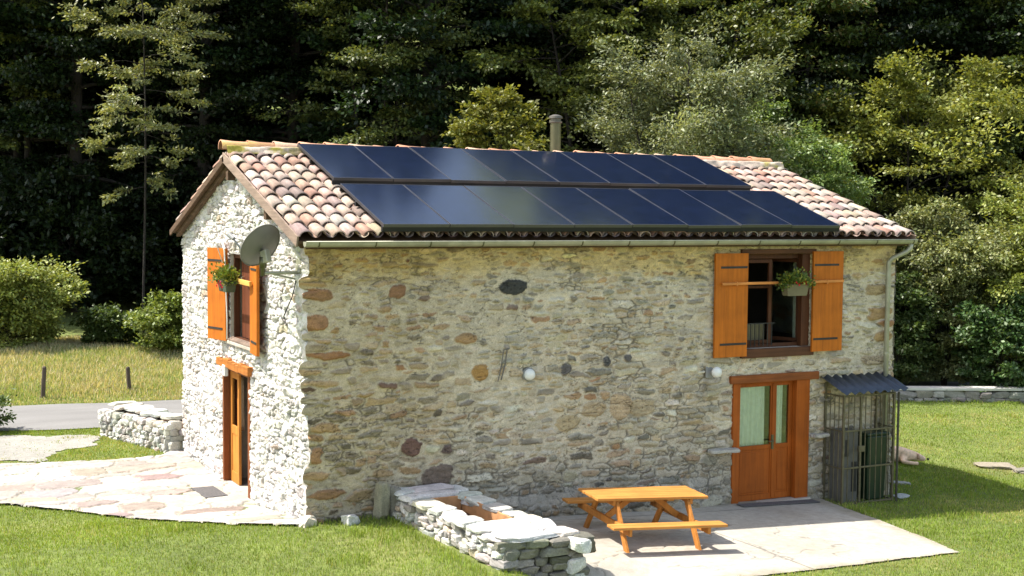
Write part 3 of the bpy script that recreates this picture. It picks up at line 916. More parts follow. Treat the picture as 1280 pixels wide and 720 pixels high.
def flower_pot(loc, rz, w, label, potmat, red):
    t = empty('flower_pot', loc, rz); tag(t, label, 'flower pot')
    p = MB(); h = .19
    p.v = [Vector(q) for q in ((-w * .42, -.07, 0), (w * .42, -.07, 0), (w * .42, .07, 0), (-w * .42, .07, 0), (-w / 2, -.09, h), (w / 2, -.09, h), (w / 2, .09, h), (-w / 2, .09, h),
           (-w / 2 + .015, -.075, h), (w / 2 - .015, -.075, h), (w / 2 - .015, .075, h), (-w / 2 + .015, .075, h), (-w / 2 + .015, -.075, h - .04), (w / 2 - .015, -.075, h - .04), (w / 2 - .015, .075, h - .04), (-w / 2 + .015, .075, h - .04))]
    p.f = [(3, 2, 1, 0), (0, 1, 5, 4), (1, 2, 6, 5), (2, 3, 7, 6), (3, 0, 4, 7), (4, 5, 9, 8), (5, 6, 10, 9), (6, 7, 11, 10), (7, 4, 8, 11), (8, 9, 13, 12), (9, 10, 14, 13), (10, 11, 15, 14), (11, 8, 12, 15), (12, 13, 14, 15)]
    p.build('pot', potmat, t, .006)
    hk = MB()
    for x in (-w * .3, w * .3): hk.tube([(x, -.03, h - .02), (x, .04, h + .06), (x, .08, h + .07)], .005, 5)
    hk.build('hook', M['iron'], t)
    rng = np.random.default_rng(int(w * 1000))
    n = 900
    P = np.stack([rng.uniform(-w * .5, w * .5, n), rng.normal(-.02, .06, n), h - .03 + np.abs(rng.normal(0, .075, n))], -1)
    D = P - np.array([0, 0, h - .12]); D /= np.linalg.norm(D, axis=1)[:, None]
    P2 = P + D * rng.uniform(0, .09, (n, 1)); P2[:, 2] -= rng.uniform(0, .10, n) * (np.abs(P2[:, 0]) > w * .4)
    leaves_mesh('foliage', P2, D, .055, .035, leafcol(n, (.10, .16, .03), rng, .35, (.28, .28, .04), .25), M['leaf'], t, rng)
    m = 42 if red else 26
    P = np.stack([rng.uniform(-w * .2, w * .45, m) if not red else rng.normal(-w * .1, w * .14, m), rng.normal(-.09, .03, m), h + (rng.normal(-.07, .04, m) if red else rng.normal(.03, .03, m))], -1)
    leaves_mesh('blossom', P, rng.normal(0, 1, (m, 3)), .045, .04, leafcol(m, (.55, .012, .05), rng, .25), M['leaf'], t, rng)
    return t
flower_pot((-.30, 2.98, 3.50), R_(-90), .5, 'flower pot with red blossoms on the pale rail across the sunlit gable window', M['pot_green'], True)
flower_pot((8.16, -.235, 3.45), 0, .46, 'cream flower trough with trailing leaves on the rail across the shaded front window', M['pot_cream'], False)

# ------------------------------------------------------------------ solar panels
names8 = ['first', 'second', 'third', 'fourth', 'fifth', 'sixth', 'seventh', 'eighth']
def s_of_y(y): return (y + EV) / cs
rails = None
rng = np.random.default_rng(2)
for row, (xa, xb, ya, yb, rn) in enumerate(((.98, 8.74, 1.76, 3.50, 'upper'), (.98, 9.02, -.27, 1.47, 'lower'))):
    w = (xb - xa) / 8; s0, s1 = s_of_y(ya), s_of_y(yb)
    for i in range(8):
        xl = xa + i * w + .006; xr = xa + (i + 1) * w - .006
        cx, cy, cz = rp((xl + xr) / 2, (s0 + s1) / 2, .232)
        t = empty('solar_panel', (cx, cy, cz)); t.rotation_euler = (math.atan(SL) + rng.normal() * .004, rng.normal() * .003, 0)
        side = ' from the left' if i < 4 else ''
        nm = names8[i] + ' from the left' if i < 4 else (names8[7 - i] + ' from the right' if i < 7 else 'rightmost')
        if i == 0: nm = 'leftmost'
        tag(t, 'dark glass solar panel in the %s row on the roof, %s' % (rn, nm), 'solar panel', 'solar panels on the roof')
        hw, hs = (xr - xl) / 2, (s1 - s0) / 2
        MB().box(-hw + .011, hw - .011, -hs + .011, hs - .011, -.02, .0175).build('panel_glass', M['panel'], t)
        f = MB(); f.box(-hw, -hw + .011, -hs, hs, -.025, .02).box(hw - .011, hw, -hs, hs, -.025, .02).box(-hw + .011, hw - .011, -hs, -hs + .011, -.025, .02).box(-hw + .011, hw - .011, hs - .011, hs, -.025, .02)
        f.build('panel_frame', M['panel_edge'], t)
        for q in (-hs + .01, hs * .2, hs - .06): MB().box(-hw - .006, hw + .006, q, q + .05, -.092, -.026).build('mounting_rail', M['rail_black'], t)

# ------------------------------------------------------------------ satellite dish on its bracket
dish = empty('satellite_dish', (-.50, .40, 3.93))
tag(dish, 'grey satellite dish seen from behind on a bracket at the gable corner', 'satellite dish')
nrm = Vector((-.38, .79, .48)).normalized()
zq = nrm.to_track_quat('Z', 'Y').to_matrix().to_4x4()
ctr = Vector((-.02, .05, .36))
MD = Matrix.Translation(ctr) @ zq
m = MB(); prof = [(.0, -.065)] + [(.32 * k / 9, -.065 + .065 * (k / 9) ** 2) for k in range(1, 10)] + [(.326, .0), (.326, -.012)]
m.lathe(prof, MD, 36); m.build('reflector', M['dish_grey'], dish, smooth=True, solid=.006)
m = MB(); back = ctr - nrm * .09
m.bar(tuple(back - nrm * .07 + Vector((0, 0, -.16))), tuple(back + Vector((0, 0, -.02)) - nrm * .01), .09, .12)
m.build('back_bracket', M['zinc'], dish, .012)
m = MB(); m.tube([(0, -.02, -.06), (0, -.02, .30)], .032, 10); m.tube([(0, -.02, .05), (0, -.02, .2)], .05, 10)
m.build('mast', M['steel'], dish, smooth=True)
m = MB(); m.tube([(0, -.02, -.02), (.53, -.02, -.02)], .024, 8); m.box(.50, .53, -.12, .10, -.13, .16); m.tube([(.12, -.02, -.03), (.5, -.02, -.12)], .015, 6)
m.build('wall_arm', M['zinc'], dish)
fp = ctr + nrm * .40 + Vector((-.14, .0, -.10))
lowp = ctr + (zq @ Vector((0, -.31, 0))) * 1.0
m = MB(); m.tube([tuple(lowp), tuple(fp)], .014, 6); m.tube([tuple(fp - nrm * .03), tuple(fp + nrm * .09)], [.03, .038], 10)
m.tube([tuple(ctr + zq @ Vector((-.31, -.05, 0))), tuple(fp)], .006, 5)
m.build('feed_arm', M['grey_plastic'], dish)
cb = MB()
cb.tube([(.48, -.04, -.05), (.40, -.06, -.35), (.30, .0, -.62), (.12 + .33, .35, -.78), (.46, .62, -.70), (.47, .70, -.4)], .008, 6)
cb.build('cable', M['iron'], dish, smooth=True)
# white aerial cable down the gable window
cb = MB(); cb.tube([(-.15, 3.83, 4.25), (-.12, 3.80, 4.1), (-.11, 3.76, 3.6), (-.10, 3.72, 3.0), (-.09, 3.78, 2.68)], .012, 6)
cb.tube([(-.15, 3.83, 4.25), (-.2, 3.5, 4.16), (-.35, 2.9, 4.17)], .012, 6); cb.tube([(-.15, 3.83, 4.25), (-.2, 4.0, 4.22), (-.10, 3.98, 3.9)], .010, 6)
cb.build('cable', M['white_plastic'], house, smooth=True)['label'] = 'loose white cable beside the gable window'
MB().box(-.10, -.03, 3.92, 4.08, 2.06, 2.24).build('junction_box', M['white_plastic'], house, .015)

# ------------------------------------------------------------------ wall lamps, ledges
def wall_lamp(loc, label, arm):
    t = empty('wall_lamp', loc); tag(t, label, 'lamp')
    Mx = Matrix.Rotation(R_(90), 4, 'X')
    if arm:
        MB().box(-.12, .02, .02, .05, -.10, .08).box(-.06, .0, -.06, .05, -.03, .02).build('lamp_bracket', M['grey_plastic'], t, .01)
        MB().lathe([(0, .16), (.05, .155), (.082, .125), (.088, .09), (.075, .055), (.05, .05)], Mx, 20).build('lamp_shade', M['white_plastic'], t, smooth=True)
    else:
        MB().lathe([(0, .085), (.045, .08), (.075, .06), (.086, .03), (.086, -.02)], Mx, 24).build('lamp_shade', M['white_plastic'], t, smooth=True)
        MB().lathe([(.087, .02), (.10, .015), (.10, -.03)], Mx, 24).build('lamp_base', M['grey_plastic'], t, smooth=True)
    return t
wall_lamp((3.40, -.035, 2.375), 'round white lamp alone on the bare middle of the front wall', False)
wall_lamp((6.70, -.06, 2.26), 'white globe lamp on a dark bracket left above the front door', True)

rod = empty('iron_rod', (2.93, -.05, 2.3)); tag(rod, 'thin dark iron rods hanging on the front wall just left of the round lamp', 'rod')
rm = plain('grey_rod_iron', (.15, .14, .12), .8, .1, .3)
MB().tube([(.0, -.01, .02), (.06, -.01, .24), (.10, -.005, .48)], .010, 6).build('rod', rm, rod)
MB().tube([(-.055, -.012, .0), (.0, -.012, .22), (.035, -.005, .44)], .008, 6).build('rod', rm, rod)
MB().tube([(.02, -.015, .455), (.13, -.015, .475)], .008, 6).build('hook', rm, rod)

def rough_slab(name, pts, z0, th, seed, mat, parent=None, res=None, col=(.42, .40, .35)):
    """flat irregular stone with a chipped edge"""
    rng = np.random.default_rng(seed)
    P = []
    for (a, b) in zip(pts, pts[1:] + pts[:1]):
        for k in range(5):
            t = k / 5; P.append((a[0] + (b[0] - a[0]) * t + rng.normal() * .012, a[1] + (b[1] - a[1]) * t + rng.normal() * .012))
    n = len(P); V = []; cx = sum(p[0] for p in P) / n; cy = sum(p[1] for p in P) / n
    for f, zz in ((.96, z0), (1.0, z0 + th * .3), (1.0, z0 + th * .75), (.95, z0 + th), (.5, z0 + th * 1.04)):
        for p in P: V.append((cx + (p[0] - cx) * f, cy + (p[1] - cy) * f, zz + rng.normal() * th * .06))
    V.append((cx, cy, z0 + th)); V.append((cx, cy, z0))
    Q = []; T = []
    for r in range(4):
        for k in range(n): Q.append((r * n + k, r * n + (k + 1) % n, (r + 1) * n + (k + 1) % n, (r + 1) * n + k))
    for k in range(n): T.append((4 * n + k, 4 * n + (k + 1) % n, 5 * n)); T.append(((k + 1) % n, k, 5 * n + 1))
    C = np.array(col) * rng.uniform(.85, 1.15, (len(V), 1))
    return np_mesh(name, V, Q, mat, C, parent, False, T)
o = rough_slab('stone_ledge', [(6.66, .06), (6.66, -.17), (7.16, -.2), (7.20, .06)], .955, .05, 4, M['stones'], house)
o = rough_slab('stone_ledge', [(8.70, .06), (8.70, -.16), (9.03, -.17), (9.05, .06)], 1.07, .05, 5, M['stones'], house)

# ------------------------------------------------------------------ loose and stacked stones
def one_stone(rng, c, size, rz=0., jit=.09, col=(.5, .48, .44), res=5, tiltx=0.):
    """rounded lump with flats; returns verts, faces, colours"""
    k = res
    u = np.linspace(-1, 1, k + 1)
    V = []; F = []
    for ax in range(3):
        for sg in (-1, 1):
            b = len(V)
            for i in u:
                for j in u:
                    p = [0, 0, 0]; p[ax] = sg; p[(ax + 1) % 3] = i * sg; p[(ax + 2) % 3] = j
                    V.append(p)
            for i in range(k):
                for j in range(k):
                    q = b + i * (k + 1) + j; F.append((q, q + k + 1, q + k + 2, q + 1))
    V = np.array(V, float)
    r = (np.abs(V) ** 9).sum(1) ** (1 / 9)
    V = V / r[:, None]
    for _ in range(9):
        nq = rng.normal(0, 1, 3); nq /= np.linalg.norm(nq); dq = rng.uniform(.80, .98) * np.abs(nq).sum() * .82
        V = V - np.maximum(0, V @ nq - dq)[:, None] * nq
    ph = rng.uniform(0, 50)
    nn = fbm(V[:, 0] * 1.3 + ph + V[:, 2] * .7, V[:, 1] * 1.3 + V[:, 2] * 1.1, int(ph * 10)) - .5
    n2 = fbm(V[:, 0] * 3.3 + ph + V[:, 2] * 2.7, V[:, 1] * 3.3 - V[:, 2] * 2.1, int(ph * 10) + 3) - .5
    V = V * (1 + jit * 2 * nn + jit * n2)[:, None]
    shear = rng.normal(0, .07, (3, 3)); V = V + V @ shear
    V = V * (np.array(size) / 2)
    c_, s_ = math.cos(tiltx), math.sin(tiltx)
    V = V @ np.array([[1, 0, 0], [0, c_, s_], [0, -s_, c_]])
    c_, s_ = math.cos(rz), math.sin(rz)
    V = V @ np.array([[c_, s_, 0], [-s_, c_, 0], [0, 0, 1]]) + np.array(c)
    C = np.array(col) * (1 + .5 * n2 + .3 * nn)[:, None]
    return V, np.array(F), np.clip(C, 0, 1)

class Pile:
    def __init__(s): s.V = []; s.F = []; s.C = []; s.n = 0
    def add(s, V, F, C): s.V.append(V); s.F.append(F + s.n); s.C.append(C); s.n += len(V)
    def build(s, name, mat, parent=None, smooth=False):
        return np_mesh(name, np.concatenate(s.V), np.concatenate(s.F), mat, np.concatenate(s.C), parent, smooth)

STONE_TAB = [(40, (.50, .485, .445)), (16, (.42, .395, .345)), (14, (.36, .34, .30)), (10, (.50, .40, .30)), (8, (.28, .26, .23)), (14, (.48, .465, .425))]
def stone_face(pile, rng, P0, P1, ztop, zbot, th, course=(.08, .16), tab=STONE_TAB, ln=(1.2, 2.6)):
    """one wythe of stones between two ground points, zbot/ztop functions of t"""
    P0 = np.array(P0, float); P1 = np.array(P1, float); d = P1 - P0; Lg = np.linalg.norm(d); d /= Lg
    rz = math.atan2(d[1], d[0]); nr = np.array([-d[1], d[0]])
    z = min(zbot(0), zbot(1)); zmax = max(ztop(0), ztop(1))
    while z < zmax:
        h = rng.uniform(*course); u = -rng.uniform(0, .1)
        while u < Lg:
            w = h * rng.uniform(*ln); t = min(max((u + w / 2) / Lg, 0), 1)
            if z + h * .6 > zbot(t) and z + h * .45 < ztop(t):
                hh = min(h, ztop(t) - z + .02)
                c = palette(1, rng, tab)[0]
                p = P0 + d * (u + w / 2) + nr * rng.normal(0, .018)
                pile.add(*one_stone(rng, (p[0], p[1], z + hh / 2 + rng.normal() * .008), (w * 1.05, th * rng.uniform(.92, 1.08), hh * 1.06), rz + rng.normal() * .04, .08, c))
            u += w
        z += h * .95

# planter between the upper lawn and the patio
rng = np.random.default_rng(31)
planter = empty('stone_planter', (2.0, -1.6, .2))
tag(planter, 'low dry stone planter with an open bed, between the raised lawn and the patio', 'planter')
def local(o, parent):
    o.parent = parent; o.matrix_parent_inverse = Matrix.Translation(-Vector(parent.location)); return o
A, B, C_, D2 = (1.20, .0), (1.50, -2.93), (2.62, -3.02), (2.16, .0)
zt = lambda t: .80 - .12 * t
p = Pile()
stone_face(p, rng, (A[0] + .12, A[1]), (B[0] + .12, B[1] + .1), zt, lambda t: .30 - .1 * t, .26, (.06, .13))
stone_face(p, rng, (D2[0] - .12, D2[1]), (C_[0] - .12, C_[1] + .1), zt, lambda t: .12, .26, (.08, .18))
stone_face(p, rng, (B[0] + .1, B[1] + .12), (C_[0] - .05, C_[1] + .12), lambda t: .69, lambda t: .0, .26, (.07, .15), [(3, (.17, .16, .125)), (3, (.22, .205, .16)), (2, (.125, .12, .085)), (1, (.27, .25, .21))], (1.6, 3.2))  # end face: dark olive stones, its shade deepened in their colour
local(p.build('wall', M['stones'], None), planter)
p = Pile()
pale = [(6, (.58, .565, .525)), (3, (.52, .50, .46)), (1, (.52, .46, .39))]
def cap(P0, P1, z0, z1, wd, n):
    P0 = np.array(P0); P1 = np.array(P1); d = (P1 - P0); Lg = np.linalg.norm(d); rz = math.atan2(d[1], d[0])
    e = np.cumsum(rng.uniform(.6, 1.4, n)); e = np.concatenate([[0], e / e[-1]])
    for i in range(n):
        t = (e[i] + e[i + 1]) / 2; w = (e[i + 1] - e[i]) * Lg
        q = P0 + d * t
        p.add(*one_stone(rng, (q[0] + rng.normal() * .02, q[1], z0 + (z1 - z0) * t + .012 + rng.normal() * .008), (w * 1.02, wd * rng.uniform(.9, 1.12), .085 * rng.uniform(.8, 1.2)), rz + rng.normal() * .04, .07, palette(1, rng, pale)[0], 6))
cap((A[0] + .13, .0), (B[0] + .15, B[1] + .12), .82, .70, .32, 8)
cap((D2[0] - .12, .0), (C_[0] - .15, C_[1] + .12), .80, .70, .30, 8)
cap((1.70, -.08), (1.72, -.62), .835, .82, .62, 2)
cap((1.85, -2.05), (1.95, -2.95), .755, .715, .68, 3)
local(p.build('cap_stones', M['stones'], None), planter)
sb = MB(); sb.v = [Vector(q) for q in ((1.5, -.55, .62), (2.1, -.55, .62), (2.2, -2.2, .50), (1.62, -2.2, .50))]; sb.f = [(3, 2, 1, 0)]
local(sb.build('soil', M['soil'], None), planter)
ln_ = MB(); ln_.bar((1.56, -.66, .72), (2.02, -.66, .72), .03, .2).bar((2.04, -.66, .71), (2.16, -2.0, .65), .025, .22)
local(ln_.build('lining', M['clay'], None, .006), planter)
co = MB(); co.v = [Vector(q) for q in ((1.46, .0, -.2), (2.02, .0, -.2), (2.44, -2.84, -.2), (1.66, -2.84, -.2), (1.46, 0, .6), (2.02, 0, .6), (2.44, -2.84, .48), (1.66, -2.84, .48))]
co.f = [(4, 5, 6, 7), (0, 1, 5, 4), (1, 2, 6, 5), (2, 3, 7, 6), (3, 0, 4, 7)]
local(co.build('rubble_core', M['soil'], None), planter)

# loose stones leaning at the foot of the front wall
def loose(name, label, c, size, rz, col, seed, tilt=0., res=7, jit=.16, group=None):
    rng = np.random.default_rng(seed)
    V, F, C = one_stone(rng, (0, 0, 0), size, rz, jit, col, res, tilt)
    o = np_mesh(name, V, F, M['stones'], C, None, False, loc=c)
    return tag(o, label, 'stone', group)
loose('upright_stone', 'tall upright grey green stone leaning against the front wall left of the planter', (1.03, -.16, .74), (.20, .17, .62), .1, (.27, .25, .18), 1, .12)
loose('upright_stone', 'shorter dark upright stone between the tall leaning stone and the planter', (1.24, -.12, .68), (.17, .14, .46), -.1, (.24, .22, .18), 2, .1)
loose('small_stone', 'small white stone in the grass at the left front corner of the house', (.56, -.20, .51), (.22, .16, .17), .4, (.62, .60, .55), 3)
loose('foot_stone', 'pale rounded boulder in the sun at the foot of the house corner', (-.03, -.06, .47), (.26, .22, .26), .4, (.60, .53, .42), 6)
loose('flat_stone', 'pale flat stone in the shaded grass right against the cage foot', (10.55, -.24, -.06), (.34, .22, .05), .2, (.46, .46, .42), 4)
loose('flat_stone', 'small grey flat stone in the shade halfway between cage and dog', (11.55, .80, -.12), (.36, .22, .06), -.5, (.36, .35, .32), 8)
loose('flat_stone', 'low pale rock slab at the right edge of the lawn, the farther one', (14.95, 1.78, -.25), (.7, .42, .10), -.5, (.27, .235, .175), 9)
loose('flat_stone', 'grey rock slab in the lawn at the far right, cut by the picture edge', (15.35, 1.0, -.26), (.9, .5, .13), -.35, (.22, .20, .16), 10)

# dry stone wall end by the road on the left
rng = np.random.default_rng(77)
lw = empty('dry_stone_wall', (-.5, 8.4, .2)); tag(lw, 'short white dry stone wall stub between the road and the gable', 'wall')
p = Pile()
wt = [(60, (.54, .52, .475)), (20, (.40, .37, .32)), (10, (.52, .42, .34)), (10, (.42, .40, .37))]
stone_face(p, rng, (-.20, 7.42), (-.95, 9.75), lambda t: .80, lambda t: .12, .22, (.055, .125), wt, (.6, 1.5))
stone_face(p, rng, (.28, 7.50), (-.45, 9.8), lambda t: .80, lambda t: .12, .22, (.12, .22), wt, (.8, 1.8))
stone_face(p, rng, (-.18, 7.42), (.28, 7.50), lambda t: .80, lambda t: .12, .2, (.12, .2), wt, (1., 2))
local(p.build('wall_stones', M['stones'], None), lw)
p = Pile()
cap((.02, 7.45), (-.68, 9.8), .84, .84, .52, 7)
local(p.build('cap_stones', M['stones'], None), lw)
co = MB(); co.bar((.02, 7.52, .42), (-.66, 9.7, .42), .34, .70); local(co.build('rubble_core', M['soil'], None), lw)

# parapet wall beyond the right lawn
rng = np.random.default_rng(78)
pw_ = empty('boundary_wall', (20, 10.3, -.4)); tag(pw_, 'long low stone wall with a pale coping beyond the right hand lawn', 'wall')
p = Pile()
PA, PB = (16.0, 12.55), (29.5, 6.2)
stone_face(p, rng, PA, PB, lambda t: -.10, lambda t: -.55, .24, (.10, .2), [(4, (.26, .245, .215)), (3, (.34, .32, .28)), (2, (.2, .19, .17))], (1.3, 3))
local(p.build('wall_stones', M['stones'], None), pw_)
co = MB()
d = np.array(PB) - np.array(PA)
for i in range(14):
    a = np.array(PA) + d * (i / 14); b = np.array(PA) + d * ((i + 1) / 14 - .0006)
    co.bar((a[0], a[1] + .1, -.065), (b[0], b[1] + .1, -.065), .42, .075)
local(co.build('coping', plain('pale_coping', (.55, .54, .50), .9, 0, .12, 2, .3), None, .008), pw_)

# ------------------------------------------------------------------ metal cage against the wall
cage = empty('metal_cage', (9.6, -.25, -.04))
tag(cage, 'tall barred metal cage with a blue corrugated lid beside the front door', 'cage')
cx0, cx1, cy0, cb_, ct = 9.02, 10.13, -.47, -.05, 1.80
f = MB()
s = .018
for (x, y, tp) in ((cx0, -.04, 1.98), (cx0 + .02, cy0, ct), (cx1, cy0, ct), (cx1, -.04, 1.98)):
    f.box(x - s, x + s, y - s, y + s, cb_, tp)
for z in (cb_ + .03, .58, 1.20, ct - .02):
    f.box(cx0 + .02 + s, cx1 - s, cy0 - .012, cy0 + .012, z - .014, z + .014)
    f.box(cx0 - .008, cx0 + .012, cy0 + s, -.04 - s, z - .012, z + .012)
    f.box(cx1 - .012, cx1 + .012, cy0 + s, -.04 - s, z - .012, z + .012)
local(f.build('frame', M['cage_metal'], None, .003), cage)
n = 9
for i in range(1, n):
    f = MB()
    x = cx0 + .02 + (cx1 - cx0 - .02) * i / n
    if i in (3,): f.box(x - .018, x + .018, cy0 - .018, cy0 + .006, cb_ + .02, ct)
    f.tube([(x, cy0 + .016, cb_ + .03), (x, cy0 + .016, ct)], .0095, 6); local(f.build('bar', M['cage_metal'], None), cage)
for i in range(1, 4):
    y = cy0 + (-.04 - cy0) * i / 4
    for xx in (cx0 + .014, cx1): local(MB().tube([(xx, y, cb_ + .03), (xx, y, ct)], .0095, 6).build('bar', M['cage_metal'], None), cage)
lk = MB(); lk.box(cx0 + .34, cx0 + .46, cy0 - .035, cy0 + .02, .84, .94); local(lk.build('lock_box', M['cage_metal'], None, .004), cage)
ps = MB(); ps.tube([(10.20, -.50, cb_ - .05), (10.20, -.50, 1.80)], .02, 8); local(ps.build('post', plain('dark_post_metal', (.06, .055, .04), .6, .4, .2), None), cage)
lid = MB(); N = 64
for (y, z) in ((-.0, 2.07), (-.29, 1.965), (-.60, 1.845)):
    for i in range(N + 1):
        x = 8.90 + 1.42 * i / N; lid.v.append(Vector((x, y, z + .022 * math.cos(i / N * 2 * math.pi * 8))))
for r in range(2):
    for i in range(N): a = r * (N + 1) + i; lid.f.append((a, a + N + 1, a + N + 2, a + 1))
local(lid.build('corrugated_lid', M['blue_sheet'], None, smooth=True, solid=.006), cage)
# what stands in the cage
b = empty('plastic_bin', (9.86, -.22, -.04)); tag(b, 'tall dark green plastic bin inside the barred cage, right side', 'bin')
m = MB(); m.v = [Vector(q) for q in ((-.19, -.15, .02), (.19, -.15, .02), (.19, .15, .02), (-.19, .15, .02), (-.22, -.18, 1.10), (.22, -.18, 1.10), (.22, .18, 1.10), (-.22, .18, 1.10))]
m.f = [(3, 2, 1, 0), (4, 5, 6, 7), (0, 1, 5, 4), (1, 2, 6, 5), (2, 3, 7, 6), (3, 0, 4, 7)]
m.build('body', M['green_plastic'], b, .02)
MB().box(-.24, .24, -.20, .20, 1.102, 1.16).build('lid', M['green_plastic'], b, .02)
b = empty('stacked_box', (9.30, -.2, -.04)); tag(b, 'grey box with dark openings inside the barred cage, left side', 'box')
m = MB(); m.box(-.17, .15, -.17, .15, .01, 1.22); m.box(-.15, -.03, -.185, -.172, .85, 1.12)
m.build('body', M['bin_grey'], b, .012)
m = MB(); m.box(-.14, -.06, -.19, -.186, .80, 1.08); m.box(.02, .12, -.186, -.172, .20, .70); m.build('opening', M['iron'], b)

# ------------------------------------------------------------------ picnic table
tb = empty('picnic_table', (4.31, -1.72, .205), R_(-8.5))
tb.rotation_euler = (0, R_(2.2), R_(-8.5))
tag(tb, 'orange varnished wooden picnic table with attached benches on the concrete patio', 'picnic table')
TH, SH, HL = .66, .395, .84
m = MB()
for i in range(6):
    y = -.37 + i * .1236; m.box(-HL + .006 * (i % 2), HL - .008 * ((i + 1) % 2), y, y + .119, TH - .036, TH)
m.build('tabletop', M['table_wood'], tb, .005)
for sg in (-1, 1):
    m = MB()
    for i in range(2):
        y = sg * .84 - .125 + i * .128; m.box(-HL + .004 * i, HL, y, y + .122, SH - .036, SH)
    m.build('bench_seat', M['table_wood'], tb, .005)
for sx in (-1, 1):
    x = sx * .58
    m = MB(); m.box(x - .022, x + .022, -.94, .94, SH - .13, SH - .037); m.build('bench_beam', M['table_leg_wood'], tb, .006)
    m = MB(); m.box(x - .02, x + .02, -.36, .36, TH - .11, TH - .037); m.build('top_beam', M['table_leg_wood'], tb, .006)
    for sy in (-1, 1):
        m = MB(); xx = x + sx * -.045
        m.v = [Vector(q) for q in ((xx - .021, sy * .80, 0), (xx + .021, sy * .80, 0), (xx + .021, sy * .68, 0), (xx - .021, sy * .68, 0), (xx - .021, sy * .34, TH - .037), (xx + .021, sy * .34, TH - .037), (xx + .021, sy * .22, TH - .037), (xx - .021, sy * .22, TH - .037))]
        m.f = [(3, 2, 1, 0), (4, 5, 6, 7), (0, 1, 5, 4), (1, 2, 6, 5), (2, 3, 7, 6), (3, 0, 4, 7)]
        if sy < 0: m.f = [q[::-1] for q in m.f]
        m.build('leg', M['table_leg_wood'], tb, .006)
    m = MB(); m.bar((x - sx * .03, 0, SH - .08), (sx * .15, 0, TH - .05), .04, .085); m.build('brace', M['table_leg_wood'], tb, .006)

# doormat and a narrow dark strip by the front door
m = MB(); m.v = [Vector(q) for q in ((-.66, 3.88, 0), (-.30, 3.86, 0), (-.27, 3.10, 0), (-.63, 3.06, 0))]; m.f = [(3, 2, 1, 0)]
o = m.build('doormat', M['rubber'], None, solid=.014); o.location.z = .285
tag(o, 'dark doormat on the pale flagstones before the gable door', 'doormat')
m = MB(); m.box(-.78, .78, -.10, .10, 0, .014); o = m.build('doormat', M['rubber'], None, .003); o.location = (7.92, -.24, .38 - .044 * 7.92 + .03); o.rotation_euler = (0, R_(2.52), 0)
tag(o, 'narrow dark strip along the sill of the front door', 'doormat')

# ------------------------------------------------------------------ sleeping dog behind the cage
dog = empty('dog', (13.06, 2.68, float(gz(13.06, 2.68)) + .03), math.atan2(-.456, .89))
tag(dog, 'tan dog lying on the lawn behind the cage with its head to the right', 'dog')
def skin(name, pts, edges, mat, parent, sub=2):
    me = bpy.data.meshes.new(name); me.from_pydata([p[:3] for p in pts], edges, []); me.materials.append(mat)
    o = bpy.data.objects.new(name, me); link(o, parent)
    sk = o.modifiers.new('skin', 'SKIN'); sk.use_smooth_shade = True
    if not me.skin_vertices: me.skin_vertices.new()
    for v, p in zip(me.skin_vertices[0].data, pts): v.radius = (p[3] * 1.2, p[3] * 1.2); v.use_root = False
    me.skin_vertices[0].data[0].use_root = True
    ss = o.modifiers.new('sub', 'SUBSURF'); ss.levels = sub; ss.render_levels = sub
    return o
# x runs along the body towards the head, -y is the belly side facing the camera
P = [(-.32, 0, .15, .13), (-.10, .01, .155, .135), (.12, .0, .165, .15), (.28, -.01, .16, .125), (.40, -.03, .14, .085), (.50, -.06, .115, .075), (.60, -.09, .085, .05), (.665, -.105, .07, .036),
     (-.30, -.14, .09, .085), (-.08, -.24, .05, .045), (-.24, -.34, .035, .03), (-.10, -.40, .03, .03),
     (.20, -.13, .10, .065), (.16, -.27, .045, .036), (.36, -.34, .032, .03), (.45, -.35, .03, .033),
     (-.46, .03, .10, .05), (-.62, .10, .05, .035), (-.78, .08, .035, .02)]
E_ = [(0, 1), (1, 2), (2, 3), (3, 4), (4, 5), (5, 6), (6, 7), (0, 8), (8, 9), (9, 10), (10, 11), (3, 12), (12, 13), (13, 14), (14, 15), (0, 16), (16, 17), (17, 18)]
skin('body', P, E_, M['fur'], dog)
for sy in (-1, 1):
    m = MB(); m.v = [Vector(q) for q in ((.47, -.055 + sy * .05, .185), (.53, -.06 + sy * .055, .18), (.53, -.065 + sy * .105, .09), (.48, -.06 + sy * .10, .085), (.50, -.06 + sy * .09, .15))]
    m.f = [(0, 1, 4), (1, 2, 4), (2, 3, 4), (3, 0, 4)]
    m.build('ear', plain('ear_fur', (.40, .26, .17), .95, 0, .2, 18, .4), dog, smooth=True, solid=.012)
m = MB(); m.lathe([(0, .03), (.02, .02), (.026, 0), (.02, -.02), (0, -.025)], Matrix.Translation((.70, -.115, .075)), 10); m.build('nose', M['dark_fur'], dog, smooth=True)

# ------------------------------------------------------------------ the ground and what lies on it
gxs = np.concatenate([np.linspace(-300, -34, 30), np.arange(-32, -8, 1.), np.arange(-8, 30, .25), np.arange(30, 70, 1.), np.linspace(72, 320, 32)])
gys = np.concatenate([np.linspace(-120, -22, 22), np.arange(-20, -6, 1.), np.arange(-6, 24, .25), np.arange(24, 60, 1.), np.linspace(62, 330, 44)])
XX, YY = np.meshgrid(gxs, gys)
ZZ = gz(XX, YY)
far = depth_of(XX, YY) > 48
ZZ = ZZ + np.where(far, 3.0 * (fbm(XX * .08, YY * .08, 5) - .5) + 1.0 * (fbm(XX * .4, YY * .4, 6) - .5), .05 * (fbm(XX * .8, YY * .8, 7) - .5) * (depth_of(XX, YY) > 34))
# sink the sheet under the house floor
ZZ = np.where((XX > .3) & (XX < L - .3) & (YY > .3) & (YY < W - .3), ZZ - .6, ZZ)
tag(np_mesh('ground', np.stack([XX, YY, ZZ], -1).reshape(-1, 3), grid_faces(*XX.shape), M['ground'], None, None), kind='structure')

